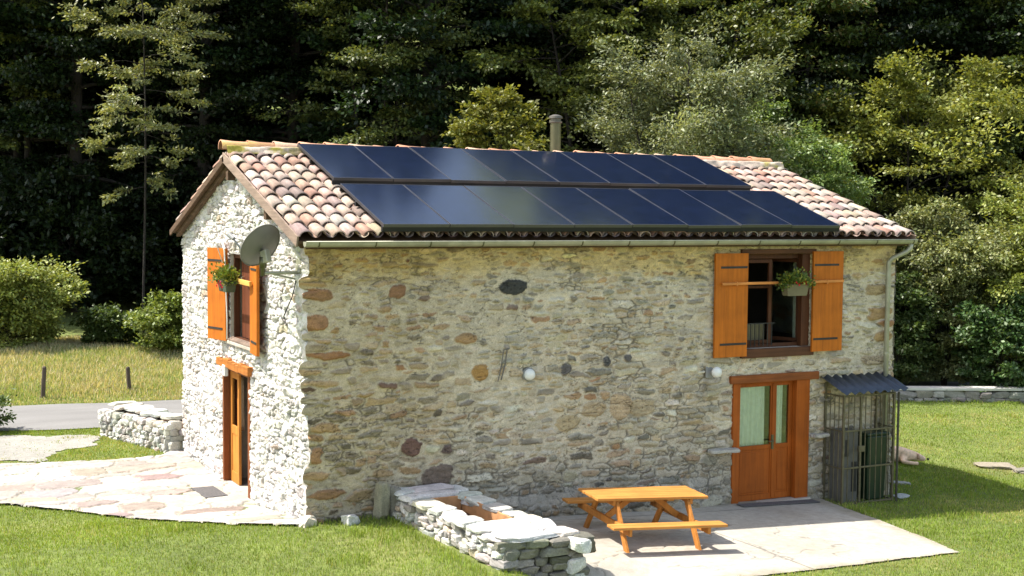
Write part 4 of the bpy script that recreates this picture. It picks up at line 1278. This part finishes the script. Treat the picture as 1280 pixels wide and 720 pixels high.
def in_poly(x, y, P):
    c = np.zeros(np.shape(x), bool); n = len(P)
    for i in range(n):
        (x0, y0), (x1, y1) = P[i], P[(i + 1) % n]
        with np.errstate(divide='ignore', invalid='ignore'):
            c ^= ((y0 > y) != (y1 > y)) & (x < (x1 - x0) * (y - y0) / (y1 - y0 + 1e-12) + x0)
    return c
TERR = [(.05, 7.5), (-.5, 7.05), (-.86, 6.86), (-1.6, 6.96), (-2.4, 7.16), (-3.3, 7.4), (-4.6, 7.3), (-5.1, 6.2), (-4.6, 4.7), (-3.52, 4.04), (-2.92, 3.41), (-2.5, 2.95), (-1.78, 2.1), (-1.29, 1.2), (-.82, .43), (-.40, .02), (-.12, -.10), (.05, -.02)]
def terrace():
    X, Y = np.meshgrid(np.arange(-5.2, .1, .017), np.arange(-.2, 7.7, .017))
    rng = np.random.default_rng(19)
    S = seeds_for(-7.7, .2, -.3, 8, .42, (1.0, 2.3), rng)
    S = [(s[0], s[1], s[2], s[3], rng.uniform(-.6, .6)) for s in S]
    idx, d1, d2 = rubble(X, Y, S, .13, 23, 2.2)
    C = palette(len(S), rng, [(40, (.35, .328, .297)), (22, (.32, .29, .255)), (9, (.295, .235, .20)), (5, (.22, .175, .155)), (18, (.40, .38, .35)), (6, (.32, .275, .215))])
    Sa = np.array([q[:4] for q in S]); gm = (d2 - d1) * np.minimum(Sa[:, 2], Sa[:, 3])[idx] * .5
    jw = .010 + .022 * fbm(X * 1.7, Y * 1.7, 33)
    m = sst(.3, 1.0, gm / jw)
    soil = np.array((.33, .30, .245)) * (.7 + .6 * fbm(X * 9, Y * 9, 4))[..., None]
    moss = sst(.58, .72, fbm(X * 1.3, Y * 1.3, 36))[..., None]
    soil = soil * (1 - moss) + np.array((.12, .15, .04)) * moss
    col = soil * (1 - m[..., None]) + C[idx] * (.80 + .40 * fbm(X * 6, Y * 9, 8))[..., None] * (.88 + .24 * fbm(X * 30, Y * 30, 18))[..., None] * m[..., None]
    hh_ = rng.random((len(S), 3)) - .5; lx = (X - Sa[idx, 0]); ly = (Y - Sa[idx, 1])
    Z = gz(X, Y) + .018 + m * (.022 + .016 * hh_[idx, 0] + .030 * (lx * hh_[idx, 1] + ly * hh_[idx, 2])) + .008 * (fbm(X * 12, Y * 12, 9) - .5)
    wob = .16 * (fbm(X * 2.2, Y * 2.2, 61) - .5) ; wob2 = .16 * (fbm(X * 2.2 + 7, Y * 2.2, 62) - .5)
    F = grid_faces(*X.shape)
    ins = in_poly(X + wob, Y + wob2, TERR).ravel()
    F = F[ins[F].all(1)]
    V, F, C = compact(np.stack([X, Y, Z], -1).reshape(-1, 3), F, col.reshape(-1, 3))
    return np_mesh('terrace', V, F, M['flag'], C)
tag(terrace(), kind='structure')

PAT = [(1.9, .12), (8.98, .12), (8.90, -.62), (8.76, -1.6), (8.38, -3.72), (5.3, -3.93), (3.2, -4.0), (2.75, -3.3), (2.5, -2.9), (1.9, 0)]
def patio():
    X, Y = np.meshgrid(np.arange(1.3, 9.2, .02), np.arange(-4.2, .15, .02))
    wob = .10 * (fbm(X * 2.5, Y * 2.5, 61) - .5); wob2 = .10 * (fbm(X * 2.5 + 7, Y * 2.5, 62) - .5)
    F = grid_faces(*X.shape); ins = in_poly(X + wob, Y + wob2, PAT).ravel(); F = F[ins[F].all(1)]
    Z = np.where((X < 3) & (Y > -2.7), .38 - .044 * X, gz(X, Y)) + .022 + .008 * (fbm(X * 1.5, Y * 1.5, 5) - .5)
    ck = sst(.010, .002, np.abs(fbm(X * .8, Y * 1.1, 71, 5) - .5)) * sst(.40, .55, fbm(X * .5, Y * .5, 72))
    jn = np.maximum(sst(.022, .008, np.abs(X - 5.62 + .012 * np.sin(Y * 3))), sst(.020, .008, np.abs(Y + .42 + .02 * np.sin(X * 1.3))) * (X < 7.1))
    col = np.array((.385, .355, .30)) * (.82 + .36 * fbm(X * 1.1, Y * 1.1, 73))[..., None] * (.90 + .2 * fbm(X * 9, Y * 9, 74))[..., None]
    dirt = sst(.55, .70, fbm(X * .9 + 3, Y * .9, 75))[..., None] * .22
    edge = np.maximum(np.maximum(sst(.35, .0, X - 1.9), sst(.28, .0, 8.72 - X + .09 * (Y + .6))), np.maximum(sst(.26, .0, Y + 3.85), sst(.22, .0, -Y)))
    edge = np.clip(edge * (.25 + 1.2 * fbm(X * 5, Y * 5, 76)), 0, 1)[..., None] * .55
    col = col * (1 - dirt) + np.array((.27, .22, .15)) * dirt
    col = col * (1 - edge) + np.array((.20, .175, .11)) * edge
    col = col * (1 - .55 * np.maximum(ck * .8, jn))[..., None]
    Z = Z - .008 * np.maximum(ck, jn)
    V, F, C = compact(np.stack([X, Y, Z], -1).reshape(-1, 3), F, col.reshape(-1, 3))
    return np_mesh('patio', V, F, attr_mat('patio_concrete', .9, 60, .3, .006, (.86, 1.10)), C)
tag(patio(), kind='structure')

ROAD = [(-70, 27), (-40, 20.2), (-20, 16.2), (-8, 13.75), (-2.6, 12.75), (0, 12.2), (1.5, 11.95), (6, 11.9), (11, 13.2), (16, 14.7), (22, 12.4), (32, 7.2), (60, -7)]
def road():
    R = np.array(ROAD, float); t = np.linspace(0, 1, 400); s = np.concatenate([[0], np.cumsum(np.linalg.norm(np.diff(R, axis=0), axis=1))]); s /= s[-1]
    P = np.stack([np.interp(t, s, R[:, 0]), np.interp(t, s, R[:, 1])], -1)
    k = np.ones(15) / 15
    for i in range(2): P[:, i] = np.convolve(np.pad(P[:, i], 7, 'edge'), k, 'valid')
    d = np.gradient(P, axis=0); d /= np.linalg.norm(d, axis=1)[:, None]; nr = np.stack([-d[:, 1], d[:, 0]], -1)
    u = np.linspace(-1.78, 1.78, 9)
    Q = P[:, None] + nr[:, None] * (u[None, :, None] * (1 + .03 * np.sin(np.arange(400) * .9)[:, None, None]))
    Z = gz(P[:, 0], P[:, 1])[:, None] + .03 - .01 * (u / 1.78) ** 2
    Z = np.maximum(Z, gz(Q[..., 0], Q[..., 1]) + .02)
    V = np.concatenate([Q, Z[..., None]], -1).reshape(-1, 3)
    return np_mesh('road', V, grid_faces(400, 9)[:, ::-1], M['asphalt']), P
ro, RP = road(); tag(ro, kind='structure')
def road_dist(x, y):
    x = np.asarray(x); y = np.asarray(y); P = RP[::4]
    return np.sqrt(((x[:, None] - P[:, 0]) ** 2 + (y[:, None] - P[:, 1]) ** 2).min(1))

GRAV = [(-8, 8.2), (-3.3, 7.5), (-2.5, 7.45), (-2.0, 8.2), (-1.3, 8.6), (-1.05, 9.6), (-1.3, 9.9), (-2.4, 10.3), (-3.5, 10.5), (-8, 11.6)]
def gravel():
    X, Y = np.meshgrid(np.arange(-8, -.6, .06), np.arange(7.2, 11.8, .06))
    wob = .7 * (fbm(X * 1.6, Y * 1.6, 61) - .5); wob2 = .7 * (fbm(X * 1.6 + 7, Y * 1.6, 62) - .5)
    F = grid_faces(*X.shape); ins = in_poly(X + wob, Y + wob2, GRAV).ravel(); F = F[ins[F].all(1)]
    V, F, C = compact(np.stack([X, Y, gz(X, Y) + .012 + .02 * (fbm(X * 3, Y * 3, 3) - .4)], -1).reshape(-1, 3), F, np.ones((X.size, 3)))
    return np_mesh('gravel', V, F, M['gravel'])
tag(gravel(), kind='structure')

# fence posts across the road
for (x, y, lb, h, lean) in ((-1.41, 15.09, 'grey wooden fence post left in the meadow, nearer the picture edge', .78, .04), (.58, 15.23, 'grey wooden fence post in the meadow, nearer the house', .64, -.02),
                            (-3.6, 15.0, 'grey wooden fence post in the meadow outside the picture on the left', .75, .02)):
    if x < -2: continue
    rng = np.random.default_rng(int((x + 9) * 100)); m = MB()
    m.tube([(0, 0, -.2), (.005, 0, .2), (lean * .5, 0, h * .6), (lean, .01, h - .03), (lean, .01, h)], [.055, .052, .05, .048, .03], 8)
    o = m.build('fence_post', M['post_wood'], None, loc=(x, y, float(gz(x, y))))
    tag(o, lb, 'fence post', 'fence posts in the meadow')

# ------------------------------------------------------------------ grass
CAM = np.array([-5.7265, -17.254])
def frustum(x, y, m=1.3):
    D = depth_of(x, y); w = (x - CAM[0]) * .8897 - (y - CAM[1]) * .4565
    return (D > 12) & (np.abs(w) < D * .386 * m + .6)
def blades(name, x, y, h, wd, col, rng, lean=.35, mat=None):
    n = len(x); z = gz(x, y)
    a = rng.uniform(0, 2 * math.pi, n); dx, dy = np.cos(a), np.sin(a)
    l = np.abs(rng.normal(0, lean, n)) + .08; b = rng.uniform(0, 2 * math.pi, n)
    tx, ty = np.cos(b) * l * h, np.sin(b) * l * h
    V = np.empty((n, 5, 3), np.float32)
    V[:, 0] = np.stack([x - dx * wd / 2, y - dy * wd / 2, z - .01], -1); V[:, 1] = np.stack([x + dx * wd / 2, y + dy * wd / 2, z - .01], -1)
    V[:, 2] = np.stack([x + dx * wd * .4 + tx * .4, y + dy * wd * .4 + ty * .4, z + h * .6], -1); V[:, 3] = np.stack([x - dx * wd * .4 + tx * .4, y - dy * wd * .4 + ty * .4, z + h * .6], -1)
    V[:, 4] = np.stack([x + tx, y + ty, z + h], -1)
    i = np.arange(n)[:, None] * 5
    Q = i + np.array([[0, 1, 2, 3]]); T = i + np.array([[3, 2, 4]])
    o = np_mesh(name, V.reshape(-1, 3), Q, mat or M['grass'], np.repeat(col, 5, axis=0), None, False, T)
    return tag(o, kind='stuff')
PLANT = [(1.15, .1), (1.34, -3.05), (2.75, -3.15), (2.3, .1)]
def lawn():
    rng = np.random.default_rng(44); xs_, ys_ = [], []
    # front and left
    for (xa, xb, ya, yb, dens) in ((-6, 4, -6, 11, 1500), (4, 14, -7, 3, 1300), (10, 32, -6, 15, 480)):
        n = int((xb - xa) * (yb - ya) * dens); x = rng.uniform(xa, xb, n); y = rng.uniform(ya, yb, n)
        if xa == 10: k = ~((x < 14) & (y < 3)); x, y = x[k], y[k]
        k = frustum(x, y); x, y = x[k], y[k]
        k = ~((x > -.05) & (x < L + .03) & (y > -.02) & (y < W)); x, y = x[k], y[k]
        ox = rng.normal(0, .035, len(x)) + .16 * (fbm(x * 4, y * 4, 88) - .5); oy = rng.normal(0, .035, len(x)) + .16 * (fbm(x * 4 + 5, y * 4, 89) - .5)
        k = ~in_poly(x + ox, y + oy, TERR) & ~in_poly(x + ox, y + oy, PAT) & ~in_poly(x, y, PLANT); x, y = x[k], y[k]
        gv = in_poly(x, y, GRAV) & (rng.random(len(x)) > .05 + .35 * (fbm(x * 1.3, y * 1.3, 9) > .57)); x, y = x[~gv], y[~gv]
        k = road_dist(x, y) > 1.78 + .15 * rng.random(len(x)); x, y = x[k], y[k]
        # only this side of the road
        k = (y < np.interp(x, RP[:, 0], RP[:, 1])); x, y = x[k], y[k]
        k = ~((x > 15.5) & (y > 12.75 - (x - 15.5) * .47)); x, y = x[k], y[k]
        xs_.append(x); ys_.append(y)
    x = np.concatenate(xs_); y = np.concatenate(ys_); n = len(x)
    D = depth_of(x, y)
    patch = fbm(x * .55, y * .55, 3); p2 = fbm(x * 2.2, y * 2.2, 5)
    dw = np.minimum(np.abs(y) + 9 * ((x > 1.2) | (x < -.1)), np.hypot(np.maximum(np.maximum(1.2 - x, x - 1.6), 0), np.maximum(np.maximum(-3 - y, y), 0)))
    tuft = sst(.35, .0, dw) * (.4 + 1.2 * fbm(x * 5, y * 5, 12)) + 1.3 * sst(.66, .74, fbm(x * 1.6, y * 1.6, 14))
    h = rng.uniform(.022, .048, n) * (.75 + .6 * p2) * (1 + .9 * tuft); h *= np.where(in_poly(x, y, [(-3, 7), (1, 6.5), (1, 10.5), (-3, 10.5)]), .8, 1)
    wd = .0065 + .00042 * np.clip(D - 15, 0, 30)
    front = ((x < 1.5) & (y < 6))
    c = np.array((.218, .288, .042)) * rng.uniform(.65, 1.35, (n, 1)) * rng.uniform(.92, 1.08, (n, 3))
    dry = sst(.50, .68, patch + .25 * (p2 - .5) + np.where(front, -.22, .03)) * .8
    dry = np.maximum(dry, 1.6 * np.exp(-((x - 15.2) ** 2 / 1.3 + (y - 1.5) ** 2 / .35)))
    k = rng.random(n) < .07 + .5 * dry
    c[k] = np.array((.40, .36, .13)) * rng.uniform(.7, 1.25, (k.sum(), 1))
    c *= (1 + .35 * (patch - .5) + .4 * (p2 - .5))[:, None]
    return blades('lawn_grass', x, y, h, wd, np.clip(c, 0, 1), rng, .45)
lawn()
def meadow():
    rng = np.random.default_rng(45); n = 190000
    x = rng.uniform(-5, 9, n); y = rng.uniform(13.3, 24, n)
    k = frustum(x, y) & (road_dist(x, y) > 1.95) & (y > np.interp(x, RP[:, 0], RP[:, 1])); x, y = x[k], y[k]; n = len(x)
    p = fbm(x * .5, y * .5, 8); p2 = fbm(x * 1.8, y * 1.8, 11)
    near = sst(2.1, 3.4, road_dist(x, y))
    h = rng.uniform(.08, .20, n) * (.35 + .65 * near) * (.6 + .8 * p2)
    k = rng.random(n) < .40 + .9 * (p - .5)
    c = np.array((.33, .40, .135)) * rng.uniform(.7, 1.3, (n, 1))
    c[k] = np.array((.58, .51, .29)) * rng.uniform(.75, 1.2, (k.sum(), 1))
    h = np.where(k, h * 1.25, h)
    return blades('meadow_grass', x, y, h, .016 + .006 * rng.random(n), c, rng, .28)
meadow()

# ------------------------------------------------------------------ trees
LB = 1.45
def pos(D, w):
    x = CAM[0] + .4565 * D + .8897 * w; y = CAM[1] + .8897 * D - .4565 * w
    return x, y

def tree_data(seed, H, base, R, limbs, n_leaf, ll, lw, col, alt=None, frac=.2, var=.3, prof='round', elev=(10, 55), flat=.35, spray=.35, droop=.25, stems=1, gapf=.25, trunk_r=None, lean=0.):
    rng = np.random.default_rng(seed)
    tr = trunk_r or (.012 * H + .03)
    wood_ = MB()
    TW = []        # twigs: start, end
    def axis(t, st):
        a = st[0]; sp = st[1]
        return np.array([math.cos(a) * sp * t + .12 * math.sin(t * 7 + a * 3) * H * .04 + lean * t * t, math.sin(a) * sp * t + .12 * math.cos(t * 6 + a) * H * .04, t * H * st[2]])
    sts = [(0, 0, 1)] if stems == 1 else [(2 * math.pi * i / stems + rng.uniform(-.4, .4), R * rng.uniform(.25, .6), rng.uniform(.75, 1)) for i in range(stems)]
    for st in sts:
        ts = np.linspace(0, .98, 9)
        wood_.tube([tuple(axis(t, st) - (np.array([0, 0, .3]) if t == 0 else 0)) for t in ts], [tr * (1 - .88 * t) / math.sqrt(len(sts)) for t in ts], 7, False)
    ga = rng.uniform(0, 6)
    for i in range(limbs):
        st = sts[i % len(sts)]
        u = ((i // len(sts)) + rng.uniform(.1, .9)) / (limbs / len(sts)); u = min(max(u, 0), 1)
        t = (base + (H * .97 - base) * u ** .9) / H
        p0 = axis(t, st)
        if prof == 'round': pr = math.sqrt(max(.03, 1 - (1.75 * (u - .42)) ** 2)) if u > .42 else .55 + .45 * (u / .42)
        elif prof == 'cone': pr = 1.05 * (1 - u) ** .8 + .12
        elif prof == 'vase': pr = .5 + .65 * math.sin(min(1, u * 1.1) * math.pi * .62) if u < .9 else .65
        else: pr = .9 - .2 * u
        Lb = R * pr * rng.uniform(.62, 1.18)
        ga += 2.399 + rng.normal(0, .35)
        el = R_(elev[0] + (elev[1] - elev[0]) * u + rng.normal(0, 9))
        hd_ = np.array([math.cos(ga), math.sin(ga), 0])
        pts = []
        for k in range(6):
            s = k / 5
            pts.append(p0 + hd_ * Lb * s * math.cos(el) + np.array([0, 0, Lb * (s * math.sin(el) - droop * s * s)]) + rng.normal(0, .03 * Lb, 3) * s)
        r0 = max(.012, tr * .34 * (1 - .6 * t) / math.sqrt(len(sts)))
        wood_.tube([tuple(p) for p in pts], [r0 * (1 - .8 * k / 5) for k in range(6)], 5, False)
        nt = int(rng.integers(6, 10))
        for j in range(nt):
            s = rng.uniform(.25, 1.0) ** .8
            q = s * 5; a = int(min(4, q)); p = pts[a] + (pts[a + 1] - pts[a]) * (q - a)
            ang = rng.choice([-1, 1]) * R_(rng.uniform(25, 75)); c_, s_ = math.cos(ang), math.sin(ang)
            d = np.array([hd_[0] * c_ - hd_[1] * s_, hd_[0] * s_ + hd_[1] * c_, math.sin(el) * .5 + rng.normal(0, .22) - .1])
            if j == 0: d = hd_ * 1.0; p = pts[4]
            lt = Lb * rng.uniform(.22, .48) * (1.15 - .5 * s) + .12
            e = p + d * lt
            TW.append((p, e, rng.random() < gapf))
            if lt > .5 and j % 2 == 0: wood_.tube([tuple(p), tuple(e)], [r0 * .3, r0 * .1], 4, False)
    P0 = np.array([t[0] for t in TW]); P1 = np.array([t[1] for t in TW]); thin = np.array([t[2] for t in TW])
    wgt = np.linalg.norm(P1 - P0, axis=1) ** 1.2 * np.where(thin, .25, 1); wgt /= wgt.sum()
    k = rng.choice(len(TW), n_leaf, p=wgt)
    t = rng.uniform(.05, 1.08, n_leaf) ** .8
    P = P0[k] + (P1[k] - P0[k]) * t[:, None]
    sp = .62 * spray * (.55 + .9 * rng.random(len(TW)))[k] * np.clip(np.linalg.norm(P1 - P0, axis=1)[k], .25, 1.6)
    P = P + rng.normal(0, 1, (n_leaf, 3)) * np.stack([sp, sp, sp * flat], -1)
    d = (P1 - P0)[k]; d /= np.linalg.norm(d, axis=1)[:, None] + 1e-9
    d = d + rng.normal(0, .55, (n_leaf, 3)); d[:, 2] -= .25
    tint = (rng.normal(0, .13, len(TW)))[k]
    c = leafcol(n_leaf, np.array(col) * LB, rng, var, None if alt is None else np.array(alt) * LB, frac) * (1 + tint)[:, None]
    return wood_, P, d, np.clip(c, 0, 1), ll, lw * 1.1

def build_tree(name, x, y, label, cat, group=None, bark='bark', scale=1., rz=0., **k):
    zb = float(gz(x, y)) - .05
    t = empty(name, (x, y, zb), rz); t.scale = (scale,) * 3
    tag(t, label, cat, group)
    seed = k['seed']
    w_, P, d, c, ll, lw = tree_data(**k)
    w_.build('trunk', M[bark], t, smooth=True)
    leaves_mesh('crown', P, d, ll, lw, c, M['leaf'], t, np.random.default_rng(seed + 1), .9)
    return t

def copy_tree(t, x, y, rz, sc, label=None):
    r = t.copy(); COL.objects.link(r)
    r.location = (x, y, float(gz(x, y)) - .05); r.rotation_euler = (0, 0, rz); r.scale = sc
    if label: r['label'] = label
    for ch in t.children:
        c = ch.copy(); COL.objects.link(c); c.parent = r
    return r

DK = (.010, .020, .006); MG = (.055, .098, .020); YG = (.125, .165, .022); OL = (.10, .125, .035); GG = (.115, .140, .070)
def T(D, w): return pos(D, w)

build_tree('slender_tree', *T(40, -11.1), 'slender pale tree with thin hanging sprays of leaves in the sun, left of the roof', 'tree', bark='bark', rz=1,
           seed=101, H=14.5, base=4.6, R=1.75, limbs=54, n_leaf=19000, ll=.13, lw=.06, col=(.13, .14, .062), alt=(.17, .17, .06), frac=.3, prof='vase', elev=(0, 25), flat=.22, spray=.30, droop=.35, gapf=.5, trunk_r=.045)
build_tree('broadleaf_tree', *T(46, -17.0), 'yellow green tree with sunlit branch tips in the upper left corner', 'tree', rz=2,
           seed=102, H=17, base=6.5, R=3.0, limbs=60, n_leaf=26000, ll=.17, lw=.10, stems=2, col=(.05, .07, .018), alt=(.11, .13, .025), frac=.3, elev=(0, 40), flat=.25, spray=.32, gapf=.45)
build_tree('broadleaf_tree', *T(44.5, -4.3), 'tall layered olive green tree behind the left half of the roof ridge', 'tree', rz=.4,
           seed=103, H=14.5, base=3.6, R=2.5, limbs=80, n_leaf=34000, ll=.14, lw=.08, col=(.062, .082, .024), alt=(.11, .125, .035), frac=.3, prof='round', elev=(5, 50), flat=.3, spray=.36, gapf=.45, stems=3)
build_tree('bright_shrub_tree', *T(36.5, -.35), 'small bright yellow green tree just behind the ridge, left of the flue', 'tree', rz=.4,
           seed=104, H=7.9, base=2.4, R=1.55, limbs=44, n_leaf=20000, ll=.12, lw=.07, col=(.105, .12, .022), alt=(.15, .155, .03), frac=.3, elev=(10, 60), flat=.4, spray=.34, gapf=.45)
build_tree('beech_tree', *T(44, 2.8), 'yellow green tree with flat layered branches above the flue', 'tree', rz=2.4,
           seed=105, H=15.5, base=6.4, R=2.9, stems=2, limbs=64, n_leaf=36000, ll=.15, lw=.09, col=(.085, .105, .024), alt=(.115, .13, .03), frac=.4, elev=(-5, 35), flat=.2, spray=.36, gapf=.35)
build_tree('willow_tree', *T(38.5, 5.2), 'big rounded grey green tree behind the right half of the roof ridge', 'tree', rz=.9,
           seed=106, H=11.6, base=1.6, R=3.3, limbs=110, n_leaf=80000, ll=.125, lw=.050, col=GG, alt=(.17, .19, .10), frac=.35, elev=(15, 75), flat=.6, spray=.30, stems=4, gapf=.2)
build_tree('willow_tree', *T(40.5, 8.5), 'rounded mid green tree to the right of the big grey green one', 'tree', rz=2.9,
           seed=107, H=9.3, base=1.4, R=2.5, limbs=80, n_leaf=50000, ll=.125, lw=.06, col=(.09, .125, .035), alt=(.13, .16, .05), frac=.35, elev=(15, 70), flat=.5, spray=.30, stems=3, gapf=.2)
build_tree('beech_tree', *T(45, 13.4), 'wide yellow green tree with layered branches above the right end of the roof', 'tree', rz=1.9,
           seed=108, H=11.0, base=2.0, R=4.1, stems=3, limbs=84, n_leaf=66000, ll=.14, lw=.085, col=(.125, .14, .030), alt=(.18, .185, .04), frac=.35, elev=(5, 60), flat=.32, spray=.36, gapf=.55)
build_tree('beech_tree', *T(47, 9.6), 'green tree high behind the grey green one with reddish tips', 'tree', rz=.2,
           seed=109, H=16, base=5.0, R=3.4, limbs=76, n_leaf=48000, ll=.16, lw=.09, stems=2, col=(.055, .08, .02), alt=(.12, .10, .035), frac=.15, elev=(0, 45), flat=.25, spray=.36, gapf=.35)
build_tree('broadleaf_tree', *T(49, 17.2), 'leafy mid green tree in the upper right corner', 'tree', rz=.6,
           seed=110, H=16, base=3.4, R=3.8, limbs=84, n_leaf=56000, ll=.16, lw=.095, stems=3, col=(.045, .07, .018), alt=(.09, .12, .025), frac=.2, elev=(0, 45), flat=.25, spray=.36, gapf=.35)
build_tree('broadleaf_tree', *T(45.5, 6.4), 'green tree rising over the top of the grey green willow', 'tree', rz=1.6,
           seed=111, H=14.5, base=5, R=3.0, limbs=76, n_leaf=42000, ll=.15, lw=.09, stems=2, col=(.06, .085, .02), alt=(.11, .13, .03), frac=.3, elev=(0, 45), flat=.28, spray=.36, gapf=.3)
# bushes
bush = dict(base=.25, stems=5, prof='round', elev=(15, 80), flat=.5, spray=.32, droop=.2, gapf=.2)
build_tree('bush', *T(39.6, 13.0), 'big grey green bush beyond the low wall, next to the right house corner', 'bush', rz=.3,
           seed=120, H=5.2, R=2.3, limbs=90, n_leaf=60000, ll=.12, lw=.06, col=(.125, .14, .055), alt=(.17, .175, .075), frac=.35, **bush)
build_tree('bush', *T(38.6, 15.6), 'tall bright green bush beyond the low wall at the right edge', 'bush', rz=1.3,
           seed=121, H=6.0, R=2.2, limbs=90, n_leaf=54000, ll=.12, lw=.065, col=(.145, .165, .04), alt=(.20, .21, .055), frac=.35, **bush)
build_tree('bush', *T(37.6, 14.2), 'low dark green bush in front of the tall bush at the right edge', 'bush', rz=1.9,
           seed=122, H=2.5, R=1.7, limbs=60, n_leaf=34000, ll=.12, lw=.07, col=(.045, .075, .022), alt=(.10, .13, .06), frac=.2, **bush)
build_tree('bush', *T(39.0, 11.2), 'dark bush right behind the house corner above the low wall', 'bush', rz=2.9,
           seed=123, H=3.2, R=1.5, limbs=60, n_leaf=30000, ll=.12, lw=.07, col=(.05, .08, .022), alt=(.10, .13, .05), frac=.25, **bush)
build_tree('bush', *T(37.2, -14.1), 'broad yellow green bush at the left edge above the meadow', 'bush', rz=.5,
           seed=124, H=1.75, R=1.7, limbs=80, n_leaf=44000, ll=.11, lw=.06, col=(.15, .165, .04), alt=(.19, .195, .05), frac=.35, **bush)
build_tree('bush', *T(37, -9.4), 'low light green bush between the meadow and the gable', 'bush', rz=1.5,
           seed=125, H=1.15, R=1.2, limbs=50, n_leaf=22000, ll=.11, lw=.06, col=(.11, .145, .03), alt=(.15, .18, .04), frac=.3, **bush)
build_tree('bush', *T(38, -11.6), 'small dark bush in the gap between the two lit bushes by the meadow', 'bush', rz=2.5,
           seed=126, H=.8, R=.9, limbs=40, n_leaf=16000, ll=.11, lw=.06, col=(.05, .075, .02), **bush)
build_tree('bush', *T(26.4, -10.55), 'dark tuft of leaves at the left picture edge beside the flagstones', 'bush', rz=2.1,
           seed=127, H=.8, base=.05, R=.42, limbs=26, n_leaf=2600, ll=.09, lw=.04, col=(.06, .10, .02), stems=4, elev=(20, 80), flat=.5, spray=.3)

# the shaded forest behind, tall trees that close over each other
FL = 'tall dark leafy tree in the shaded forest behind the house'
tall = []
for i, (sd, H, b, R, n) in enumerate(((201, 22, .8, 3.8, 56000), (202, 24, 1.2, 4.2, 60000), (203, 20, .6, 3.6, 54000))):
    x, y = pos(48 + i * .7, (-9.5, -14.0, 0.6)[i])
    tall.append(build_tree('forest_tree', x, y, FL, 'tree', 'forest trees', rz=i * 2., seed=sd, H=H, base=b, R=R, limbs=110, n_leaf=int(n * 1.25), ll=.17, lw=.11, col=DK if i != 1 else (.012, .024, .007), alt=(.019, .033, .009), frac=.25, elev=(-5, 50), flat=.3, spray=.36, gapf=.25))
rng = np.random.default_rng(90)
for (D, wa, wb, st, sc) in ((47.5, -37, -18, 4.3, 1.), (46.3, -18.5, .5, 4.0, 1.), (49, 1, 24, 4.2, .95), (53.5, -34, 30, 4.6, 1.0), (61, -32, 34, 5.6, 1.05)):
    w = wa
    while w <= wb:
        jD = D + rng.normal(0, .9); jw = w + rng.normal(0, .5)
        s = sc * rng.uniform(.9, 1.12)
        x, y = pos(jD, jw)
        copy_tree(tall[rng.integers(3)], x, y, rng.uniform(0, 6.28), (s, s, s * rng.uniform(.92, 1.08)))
        w += st
# undergrowth along the forest edge
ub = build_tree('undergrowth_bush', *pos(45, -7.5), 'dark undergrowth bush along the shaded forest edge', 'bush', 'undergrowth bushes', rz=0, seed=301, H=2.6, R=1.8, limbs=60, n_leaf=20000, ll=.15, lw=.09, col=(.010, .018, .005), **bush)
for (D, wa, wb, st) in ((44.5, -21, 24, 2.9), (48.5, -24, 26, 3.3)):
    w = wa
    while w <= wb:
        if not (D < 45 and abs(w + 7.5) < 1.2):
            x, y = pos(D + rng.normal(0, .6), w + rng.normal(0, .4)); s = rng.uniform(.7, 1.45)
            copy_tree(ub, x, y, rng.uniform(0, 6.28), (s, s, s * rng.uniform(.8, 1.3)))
        w += st

# ------------------------------------------------------------------ light, sky, camera
S = Vector((-.53, .295, 1.0)).normalized()
sun = bpy.data.lights.new('sun', 'SUN'); sun.energy = 3.7; sun.angle = R_(.53); sun.color = (1.0, .955, .88)
so = bpy.data.objects.new('sun', sun); so.rotation_euler = S.to_track_quat('Z', 'Y').to_euler(); so.location = (-12, 6, 25); link(so)
wld = bpy.data.worlds.new('World'); scene.world = wld; wld.use_nodes = True
nt = wld.node_tree; bg = nt.nodes['Background']; sk = nt.nodes.new('ShaderNodeTexSky')
sk.sky_type = 'NISHITA'; sk.sun_disc = False; sk.sun_elevation = math.asin(S.z); sk.sun_rotation = math.atan2(S.x, S.y)
sk.altitude = 600; sk.air_density = 1.0; sk.dust_density = 2.0; sk.ozone_density = 1.0
wb = nt.nodes.new('ShaderNodeMix'); wb.data_type = 'RGBA'; wb.blend_type = 'MULTIPLY'; wb.inputs['Factor'].default_value = 1
wb.inputs['B'].default_value = (1.18, 1.02, .84, 1)      # warm white balance
nt.links.new(sk.outputs[0], wb.inputs['A']); nt.links.new(wb.outputs['Result'], bg.inputs[0]); bg.inputs[1].default_value = .15

cam = bpy.data.cameras.new('camera'); co_ = bpy.data.objects.new('camera', cam); link(co_)
yaw, pitch, roll = .474, -.0591, .0087
P_ = (-5.7265, -17.254, 4.8052)
f_ = Vector((math.sin(yaw) * math.cos(pitch), math.cos(yaw) * math.cos(pitch), math.sin(pitch)))
r_ = Vector((math.cos(yaw), -math.sin(yaw), 0)); u_ = r_.cross(f_)
r2 = math.cos(roll) * r_ + math.sin(roll) * u_; u2 = -math.sin(roll) * r_ + math.cos(roll) * u_
co_.matrix_world = Matrix(((r2.x, u2.x, -f_.x, P_[0]), (r2.y, u2.y, -f_.y, P_[1]), (r2.z, u2.z, -f_.z, P_[2]), (0, 0, 0, 1)))
cam.sensor_width = 36; cam.lens = 1658.24 / 1280 * 36; cam.clip_end = 2000; cam.clip_start = .1
scene.camera = co_
scene.view_settings.view_transform = 'Standard'; scene.view_settings.look = 'None'
scene.view_settings.exposure = 1.42; scene.view_settings.gamma = 1; scene.view_settings.use_curve_mapping = False
scene.cycles.max_bounces = 8; scene.cycles.transparent_max_bounces = 12
scene.cycles.use_denoising = True
